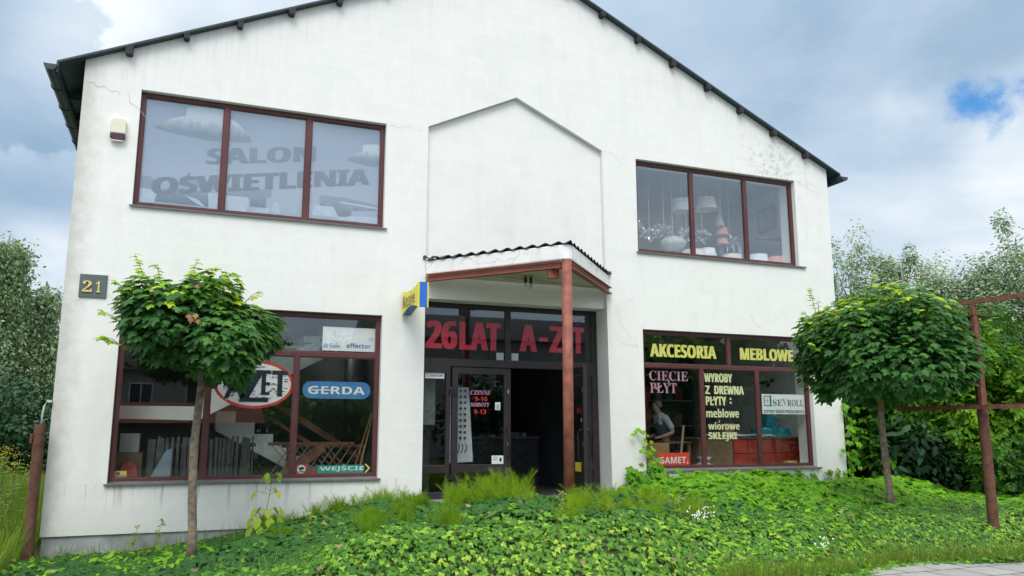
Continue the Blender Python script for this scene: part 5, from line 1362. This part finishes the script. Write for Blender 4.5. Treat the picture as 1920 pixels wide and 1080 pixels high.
def ball_maple(lab, base, trunk_pts, c, rx, ru, lobes, deep, n, shoots, seed, ytop):
    """lobes: rounded leaf masses (x, y, z, radius) that make up the crown; each has neighbours in front and behind along 'deep'"""
    q = random.Random(seed); s = empty('ball_maple', base, lab, 'tree')
    t = MB(); t.tube(trunk_pts, [.054 - .012 * i / (len(trunk_pts) - 1) + (.014 if i == 0 else 0) for i in range(len(trunk_pts))], 14)
    t.build('trunk', BARK, s, smooth=True)
    LB = []
    for (x, y, z, r) in lobes:
        k = math.sqrt(max(.08, 1 - (math.hypot(x - c[0], y - c[1]) / rx) ** 2))
        for o in (-.62, -.3, .05, .4, .68): LB.append((x * (1 - .25 * abs(o)) + c[0] * .25 * abs(o) + deep[0] * o * rx * k + q.gauss(0, .05), y * (1 - .25 * abs(o)) + c[1] * .25 * abs(o) + deep[1] * o * rx * k + q.gauss(0, .05), z + q.gauss(0, .05) - .10 * abs(o), r * q.uniform(.86, 1.02)))
    LB = np.array(LB); top = Vector(trunk_pts[-1]); lb = MB()
    for g in LB[::2]:
        e = Vector(g[:3]); mid = top.lerp(e, .5) + Vector((0, 0, .06)); lb.tube([tuple(top - Vector((0, 0, .12))), tuple(mid), tuple(e)], [.020, .011, .005], 6)
    lb.build('limbs', BARK, s, smooth=True)
    pr = LB[:, 3] ** 2; ci = rng.choice(len(LB), n, p=pr / pr.sum()); d = sph(n)
    rad = .45 + .55 * rng.random(n) ** .3
    P = LB[ci, :3] + d * (LB[ci, 3] * rad)[:, None] * np.array((1.05, 1.05, .92))
    cd = nrm(P - np.array((c[0], c[1], c[2] - .25)))
    N = d * .42 + cd * .30 + np.array((0, 0, .85)) + .36 * sph(n); T = (d + cd) * np.array((.8, .8, .15)) + np.array((0, 0, -.42)) + .40 * sph(n)
    hrel = (P[:, 2] - c[2]) / ru; outer = sstep(.8, .97, rad)
    tint = .30 + .12 * vnoise(P[:, 0] * 3, P[:, 2] * 3 + P[:, 1], seed) + .34 * (rng.random(n) - .5)
    young = rng.random(n) < outer * sstep(ytop, 1.05, hrel + .25 * vnoise(P[:, 0] * 2.5, P[:, 1] * 2.5, seed + 1)) * .85
    tint = np.where(young, rng.uniform(.66, 1, n), tint)
    P2, N2, T2, S2, TI2 = [], [], [], [], []
    sh = MB()
    for (a, b, k) in shoots:
        a, b = np.array(a), np.array(b); sh.tube([tuple(a), tuple((a + b) / 2 + np.array((0, 0, .03))), tuple(b)], [.006, .004, .002], 5)
        for i in range(k):
            t = .35 + .65 * i / max(1, k - 1); p = a + (b - a) * t; an = q.uniform(0, 6.28)
            P2.append(p); T2.append(np.array((math.cos(an), math.sin(an), -.1))); N2.append(np.array((.2 * math.cos(an), .2 * math.sin(an) - .3, 1))); S2.append(q.uniform(.07, .12)); TI2.append(q.uniform(.55, .95))
    sh.build('shoots', BARK, s)
    P = np.concatenate([P, P2]); N = np.concatenate([N, N2]); T = np.concatenate([T, T2]); tint = np.concatenate([tint, TI2]); S = np.concatenate([rng.uniform(.075, .130, n), S2])
    scatter('crown', MAPLE, P, N, T, S, tint, MAPLEM, s)
    return s


LZ = float(soil(.18, -1.5))
tl = ball_maple('left ball-headed maple with a ragged flat crown and a thin bent trunk', (.18, -1.5, LZ), [(.18, -1.5, LZ - .1), (.185, -1.5, LZ + .25), (.15, -1.5, .95), (.135, -1.5, 1.5), (.165, -1.5, 2.05), (.18, -1.5, 2.5)],
                (.10, -1.5, 2.85), 1.0, .70, [(-.5, -1.5, 3.2, .29), (.23, -1.5, 3.31, .32), (.67, -1.5, 2.84, .35), (-.33, -1.5, 2.85, .42), (.28, -1.5, 2.76, .48), (.54, -1.5, 2.48, .21), (-.69, -1.5, 2.99, .2), (-.09, -1.5, 3.23, .24)], (0, 1), 7000,
                [((-.5, -1.6, 3.3), (-.66, -1.65, 3.72), 9), ((-.35, -1.5, 3.35), (-.42, -1.55, 3.62), 6), ((-.05, -1.6, 3.4), (.04, -1.65, 3.70), 7), ((.3, -1.6, 3.35), (.45, -1.6, 3.58), 7), ((-.7, -1.6, 2.85), (-.98, -1.7, 3.02), 7), ((-.7, -1.7, 2.6), (-.93, -1.75, 2.72), 9), ((-.6, -1.6, 3.1), (-.86, -1.7, 3.38), 8), ((.6, -1.6, 3.2), (.78, -1.65, 3.35), 6)], 11, .10)
P = np.array([(-.02, -2.42, 2.92), (.05, -2.43, 2.93), (.01, -2.44, 2.88), (.08, -2.42, 2.87), (.05, -2.3, 3.28), (.20, -1.9, 3.48)]); scatter('withered_leaves', MAPLE, P, np.array((0, -1, .3)) + .3 * sph(6), np.array((0, 0, -1)) + .3 * sph(6), np.full(6, .065), rng.random(6), DRYM, tl)
RZ = float(soil(9.67, -2.7))
ball_maple('right ball-headed maple with a dense domed crown, beside the rusty frame', (9.67, -2.7, RZ), [(9.67, -2.7, RZ - .1), (9.675, -2.7, RZ + .2), (9.64, -2.7, 1.2), (9.62, -2.7, 1.8), (9.64, -2.7, 2.3), (9.64, -2.7, 2.6)],
           (9.66, -2.75, 2.90), 1.25, .95, [(9.54, -2.73, 3.53, .34), (9.15, -2.35, 3.23, .42), (9.86, -3.08, 3.18, .51), (10.2, -3.47, 2.85, .39), (9.29, -2.48, 2.71, .51), (9.76, -2.96, 2.57, .53), (10.12, -3.37, 2.55, .34), (8.97, -2.18, 2.89, .27), (9.11, -2.31, 2.34, .18)], (.371, .928), 9800,
           [((8.9, -2.3, 3.35), (8.83, -2.25, 3.83), 9), ((8.95, -2.3, 3.4), (8.93, -2.3, 3.62), 5), ((8.7, -2.4, 3.2), (8.58, -2.4, 3.42), 6), ((9.5, -2.8, 3.75), (9.55, -2.85, 3.98), 6), ((8.6, -2.6, 2.8), (8.42, -2.65, 2.92), 5)], 23, .12)
# ------------------------------------------------------------------ trees and shrubs beyond
BIRCHM = leaf_mat('birch_leaf', [(0, (.09, .17, .075)), (.5, (.23, .35, .18)), (1, (.46, .56, .40))], .25, .6, .2)
POPLM = leaf_mat('silver_poplar_leaf', [(0, (.10, .18, .085)), (.45, (.24, .35, .20)), (.75, (.40, .51, .36)), (1, (.52, .61, .48))], .25, .6, .2)
SHRUBM = leaf_mat('shrub_leaf', [(0, (.022, .085, .012)), (.4, (.085, .23, .014)), (.75, (.23, .44, .018)), (1, (.44, .60, .03))], .35, .5, .22)
DARKM2 = leaf_mat('dark_ivy_leaf', [(0, (.012, .048, .018)), (.6, (.030, .100, .032)), (1, (.075, .18, .05))], .15, .5, .4)
BARKD = mat('dark_bark', (.07, .058, .047), .95, var=.3, scale=10)
BARKP = mat('pale_bark', (.32, .33, .31), .9, var=.35, scale=6)


def foliage_tree(name, lab, cat, base, h, crown, nclump, nleaf, tpl, size, material, bark, seed, group=None, upright=.4, tr=.14, droop=0.0, tintf=(.45, .5), clump_r=.55, trunk_h=.9):
    """crown = (centre height, radius x/y, half height); leaves grouped in clumps at the ends of limbs"""
    q = np.random.default_rng(seed); s = empty(name, base, lab, cat, group)
    bx, by, bz = base; ch, rx, rz = crown
    t = MB(); pts = []
    for i in range(6):
        f = i / 5; pts.append((bx + q.normal(0, .06) * f * rx, by + q.normal(0, .06) * f * rx, bz - .1 + f * h * trunk_h))
    t.tube(pts, [tr * (1 - .8 * i / 5) + (.3 * tr if i == 0 else 0) for i in range(6)], 9); t.build('trunk', bark, s, smooth=True)
    d = nrm(q.normal(size=(nclump, 3))); r = q.random(nclump) ** .4
    C = np.array((bx, by, bz + ch)) + d * r[:, None] * np.array((rx, rx, rz)) * lumps(d, seed, 4, .16)[:, None]
    lb = MB()
    for c in C:
        zf = min(max((c[2] - bz) / (h * trunk_h) - .18 - .1 * q.random(), .08), .92); j = zf * 5; k = int(j); u = j - k; k2 = min(k + 1, 5)
        a = Vector(pts[k]).lerp(Vector(pts[k2]), u); e = Vector(c); m = a.lerp(e, .5) + Vector((0, 0, -.1 * (e - a).length * upright))
        lb.tube([tuple(a), tuple(m), tuple(e)], [tr * .28, tr * .16, tr * .05], 5, False)
    lb.build('limbs', bark, s)
    ci = q.integers(0, nclump, nleaf); cr = clump_r * q.uniform(.6, 1.25, nclump)[ci]
    dl = nrm(q.normal(size=(nleaf, 3))); off = dl * (q.random(nleaf) ** .5)[:, None] * cr[:, None]
    off[:, 2] *= 1 + upright; P = C[ci] + off
    if droop: P[:, 2] -= droop * q.random(nleaf) ** 2 * 1.2
    N = dl * .5 + np.array((0, -.1, .6)) + .6 * nrm(q.normal(size=(nleaf, 3))); T = dl + np.array((0, 0, -.3)) + .7 * nrm(q.normal(size=(nleaf, 3)))
    tint = tintf[0] + tintf[1] * (q.random(nleaf) - .5) + .25 * (q.random(nclump)[ci] - .5)
    scatter('crown', tpl, P, N, T, size * q.uniform(.7, 1.3, nleaf), tint, material, s)
    return s


def weeping_birch(lab, base, h, seed, nstr, rx, spread=1.0):
    q = np.random.default_rng(seed); bx, by, bz = base; s = empty('weeping_birch', base, lab, 'tree', None)
    t = MB(); pts = [(bx + .12 * math.sin(i * 1.3), by, bz + h * .80 * i / 6) for i in range(7)]; t.tube(pts, [.17 * (1 - .85 * i / 6) for i in range(7)], 9); t.build('trunk', BARKP, s, smooth=True)
    lb = MB(); P, T, TI = [], [], []
    for i in range(nstr):
        f = q.uniform(.30, 1.0) ** .7; a = np.array(pts[min(6, int(f * 6))]); an = q.uniform(0, 6.28); R_ = rx * (1.12 - f * .75) * q.uniform(.35, 1)
        e = a + np.array((math.cos(an) * R_, math.sin(an) * R_, h * .09 * q.random())); e[2] = min(e[2], bz + h)
        lb.tube([tuple(a), tuple((a + e) / 2 + np.array((0, 0, .25))), tuple(e)], [.03, .018, .008], 4, False)
        L = q.uniform(.12, .42) * h * (.6 + .4 * f); sway = np.array((.10, -.02, 0)) * q.uniform(.2, 1.6)
        ti = q.uniform(.2, .75); k = int(L * 44); u = q.random(k)
        p = e + np.outer(u * L, (0, 0, -1)) + np.outer(u ** 2 * L, sway) + q.normal(size=(k, 3)) * np.array((.10, .10, .05))
        P.append(p); T.append(np.tile((.2, 0, -1.0), (k, 1)) + .6 * q.normal(size=(k, 3))); TI.append(ti + .35 * (q.random(k) - .4))
        kk = 46; v_ = q.random(kk); P.append(a + (e - a) * v_[:, None] + np.array((0, 0, .25)) * np.sin(v_ * 3.1)[:, None] + q.normal(size=(kk, 3)) * .20); T.append(q.normal(size=(kk, 3)) + np.array((.2, 0, -.6))); TI.append(ti + .35 * (q.random(kk) - .4))
        lb.tube([tuple(e), tuple(e + np.array((0, 0, -L)) + sway * L)], [.007, .002], 3, False)
    lb.build('limbs', BARKD, s); P = np.concatenate(P); n = len(P)
    scatter('crown', DIAMOND, P, sph(n), np.concatenate(T), rng.uniform(.09, .16, n), np.concatenate(TI), BIRCHM, s); return s


weeping_birch('tall weeping birch with swaying silvery strands at the left edge', (-5.3, 15.6, .05), 9.3, 31, 190, 1.7)
weeping_birch('lower weeping birch close to the left corner of the shop', (-4.25, 16.2, .05), 7.6, 32, 120, 1.25)
weeping_birch('farther birch behind the two weeping birches', (-7.2, 20, .05), 8.5, 33, 110, 2.0)
for i, (x, y, h, r, lab, m_, ti) in enumerate(((-4.9, 13.4, 3.3, 1.5, 'dark ivy-clad thicket below the birches', DARKM2, .4), (-3.4, 15.0, 3.0, 1.2, 'dark thicket next to the left corner of the shop', DARKM2, .35), (-6.4, 14.2, 4.4, 1.5, 'mid green bushy tree at the far left edge', BIRCHM, .35))):
    foliage_tree('thicket', lab, 'bush', (x, y, .05), h, (h * .5, r, h * .5), 34, 7500, OVATE, .13, m_, BARKD, 40 + i, upright=.2, tintf=(ti, .5), clump_r=.5)

pop = ((27.0, 18.6, 10.2, 'silver poplar just right of the shop corner'), (28.6, 16.6, 11.6, 'silver poplar with a tall pointed top above the right maple'), (29.9, 15.0, 11.2, 'silver poplar with a double top right of the tallest one'),
       (30.9, 13.8, 9.9, 'lower silver poplar in the gap of the row'), (31.6, 12.6, 10.3, 'silver poplar behind the rusty frame post'), (33.0, 11.6, 11.8, 'broad silver poplar near the right edge'), (34.2, 9.8, 13.2, 'tallest silver poplar cut by the right edge'), (28.0, 19.5, 8.5, 'small silver poplar behind the row'), (33.6, 14.2, 10.2, 'silver poplar standing behind the broad one'))
for i, (x, y, h, lab) in enumerate(pop):
    s = foliage_tree('silver_poplar', lab, 'tree', (x, y, .05), h * .93, (h * .46, 1.9, h * .40), 85, 24000, DIAMOND, .165, POPLM, BARKP, 60 + i, 'silver poplars behind the shop', upright=1.0, tintf=(.52, .75), clump_r=.52)

sh = ((12.5, 1.6, 3.0, 1.0, 'dense leafy shrub against the right corner of the shop', .42), (13.6, .9, 3.1, 1.05, 'tall shrub with hanging compound leaves behind the right maple trunk', .40), (14.7, -.1, 3.2, 1.1, 'tall light green shrub behind the rusty frame', .60), (15.9, -1.2, 3.0, 1.1, 'light green shrub right of the rusty post', .66),
      (13.2, .1, 1.5, .7, 'low bluish green shrub below the tall ones', .28), (14.2, -1.4, 1.1, .75, 'low spreading shrub left of the rusty post', .30), (15.9, -2.6, 1.5, .8, 'low pale shrub at the right edge', .72), (17.6, -.5, 3.6, 1.3, 'bushy tree behind the right-edge shrubs', .5), (16.0, 2.6, 4.2, 1.5, 'dark leafy tree behind the shrubs', .28), (19.5, 2.0, 4.6, 1.6, 'farther green tree beyond the shrubs', .35), (13.9, 2.9, 3.6, 1.2, 'dark shrub in the second row behind the right corner', .22))
for i, (x, y, h, r, lab, ti) in enumerate(sh):
    z0 = float(soil(x, y)); tall = h > 2
    foliage_tree('shrub', lab, 'shrub', (x, y, z0), h, (h * .52, r, h * .48), 36 if tall else 16, 3600 if tall else 1400, PINNATE if i not in (4, 6) else OVATE, .30 if tall else .20, SHRUBM if i != 4 else DARKM2, BARKD, 80 + i, upright=.1, tr=.07, droop=.3, tintf=(ti - .17, .5), clump_r=.42)
s = empty('distant_house', (28.5, 8.0, 0), 'small salmon-pink house glimpsed through the leaves at the right edge', 'house')
MB().prism([(26.5, 0), (31.5, 0), (31.5, 2.6), (29, 4.0), (26.5, 2.6)], (), 7, 12).build('wall', mat('salmon_render', (.62, .40, .32), .9, var=.05), s)
MB().bar((26.2, 9.5, 2.52), (29.0, 9.5, 4.10), 5.5, .12, up=(0, 0, 1)).bar((31.8, 9.5, 2.52), (29.0, 9.5, 4.10), 5.5, .12, up=(0, 0, 1)).build('roof', mat('grey_roof', (.2, .19, .19), .8), s)

# ------------------------------------------------------------------ the other side of the street, seen as reflections in the glass
TILE = mat('red_roof_tiles', (.20, .05, .035), .8, var=.2, scale=5)
GREYR = mat('grey_render', (.33, .33, .32), .9, var=.1, scale=1)
def street_house(lab, x0, x1, y0, y1, h, ridge, wallm, roofm, rows):
    s = empty('street_house', ((x0 + x1) / 2, y1, 0), lab, 'house')
    MB().box(x0, x1, y0, y1, 0, h).build('wall', wallm, s)
    yc = (y0 + y1) / 2
    MB().prism([(y0 - .4, h + .003), (y1 + .4, h + .003), (yc, ridge)], (), x0 - .4, x1 + .4, yz).build('roof', roofm, s)
    for (z0, z1, nw) in rows:
        for i in range(nw):
            xa = x0 + (x1 - x0) * (i + .3) / nw; xb = xa + (x1 - x0) / nw * .42
            f = MB().prism(rect(xa, xb, z0, z1), [rect(xa + .07, (xa + xb) / 2 - .03, z0 + .07, z1 - .07), rect((xa + xb) / 2 + .03, xb - .07, z0 + .07, z1 - .07)], y1 + .002, y1 + .06).build('window', WHITE, s)
            MB().box(xa + .06, xb - .06, y1 + .003, y1 + .02, z0 + .06, z1 - .06).build('pane', mat('dark_pane', (.03, .04, .05), .1), f)
street_house('grey block with white windows across the street, mirrored in the door transom', 11, 30, -46, -36, 7.4, 9.6, GREYR, mat('dark_tiles', (.06, .055, .06), .8), ((1.2, 2.8, 6), (4.4, 6.0, 6)))
street_house('grey house across the street, mirrored in the left shop window', -6.5, 2.0, -44, -36, 4.9, 7.0, GREYR, mat('dark_tiles', (.06, .055, .06), .8), ((2.7, 4.2, 3),))
street_house('low red-roofed shed across the street, mirrored in the left shop window', -5, 3.2, -33, -29, 2.0, 3.0, mat('brown_shed_wall', (.12, .09, .07), .9), TILE, ())
for i, (x, y, h, r) in enumerate(((4.5, -40, 8.5, 2.6), (9.0, -42, 8.0, 2.4), (-9, -40, 9, 3.0), (31, -38, 10.5, 3.2), (36.5, -37, 11.5, 3.4), (42, -39, 11, 3.4), (48, -36, 12, 3.6), (25, -34, 5.0, 2.2), (6.5, -31, 3.4, 2.2))):
    foliage_tree('street_tree', ('round tree between the two houses across the street', 'second tree across the street, left of the grey block', 'tree left of the grey house across the street', 'first of the tall trees mirrored in the right shop window', 'second of the tall trees mirrored in the right shop window', 'third of the tall trees mirrored in the right shop window', 'last and tallest of the trees across the street', 'low tree before the grey block across the street', 'bushy hedge tree beside the red-roofed shed')[i], 'tree',
                 (x, y, 0), h, (h * .58, r, h * .42), 40, 5000, OVATE, .42, DARKM2 if i % 2 else SHRUBM, BARKD, 120 + i, upright=.2, tintf=(.35, .4), clump_r=1.0)
for i in range(9):
    foliage_tree('hedge_shrub', 'broad dark hedge shrub in the row across the street, mirrored in the right shop window', 'shrub', (15 + i * 5.2, -27.5 - (i % 2), 0), 4.0, (2.1, 2.6, 2.0), 30, 3600, OVATE, .40, DARKM2, BARKD, 150 + i, 'hedge shrubs across the street', upright=.1, tintf=(.4, .4), clump_r=1.0)
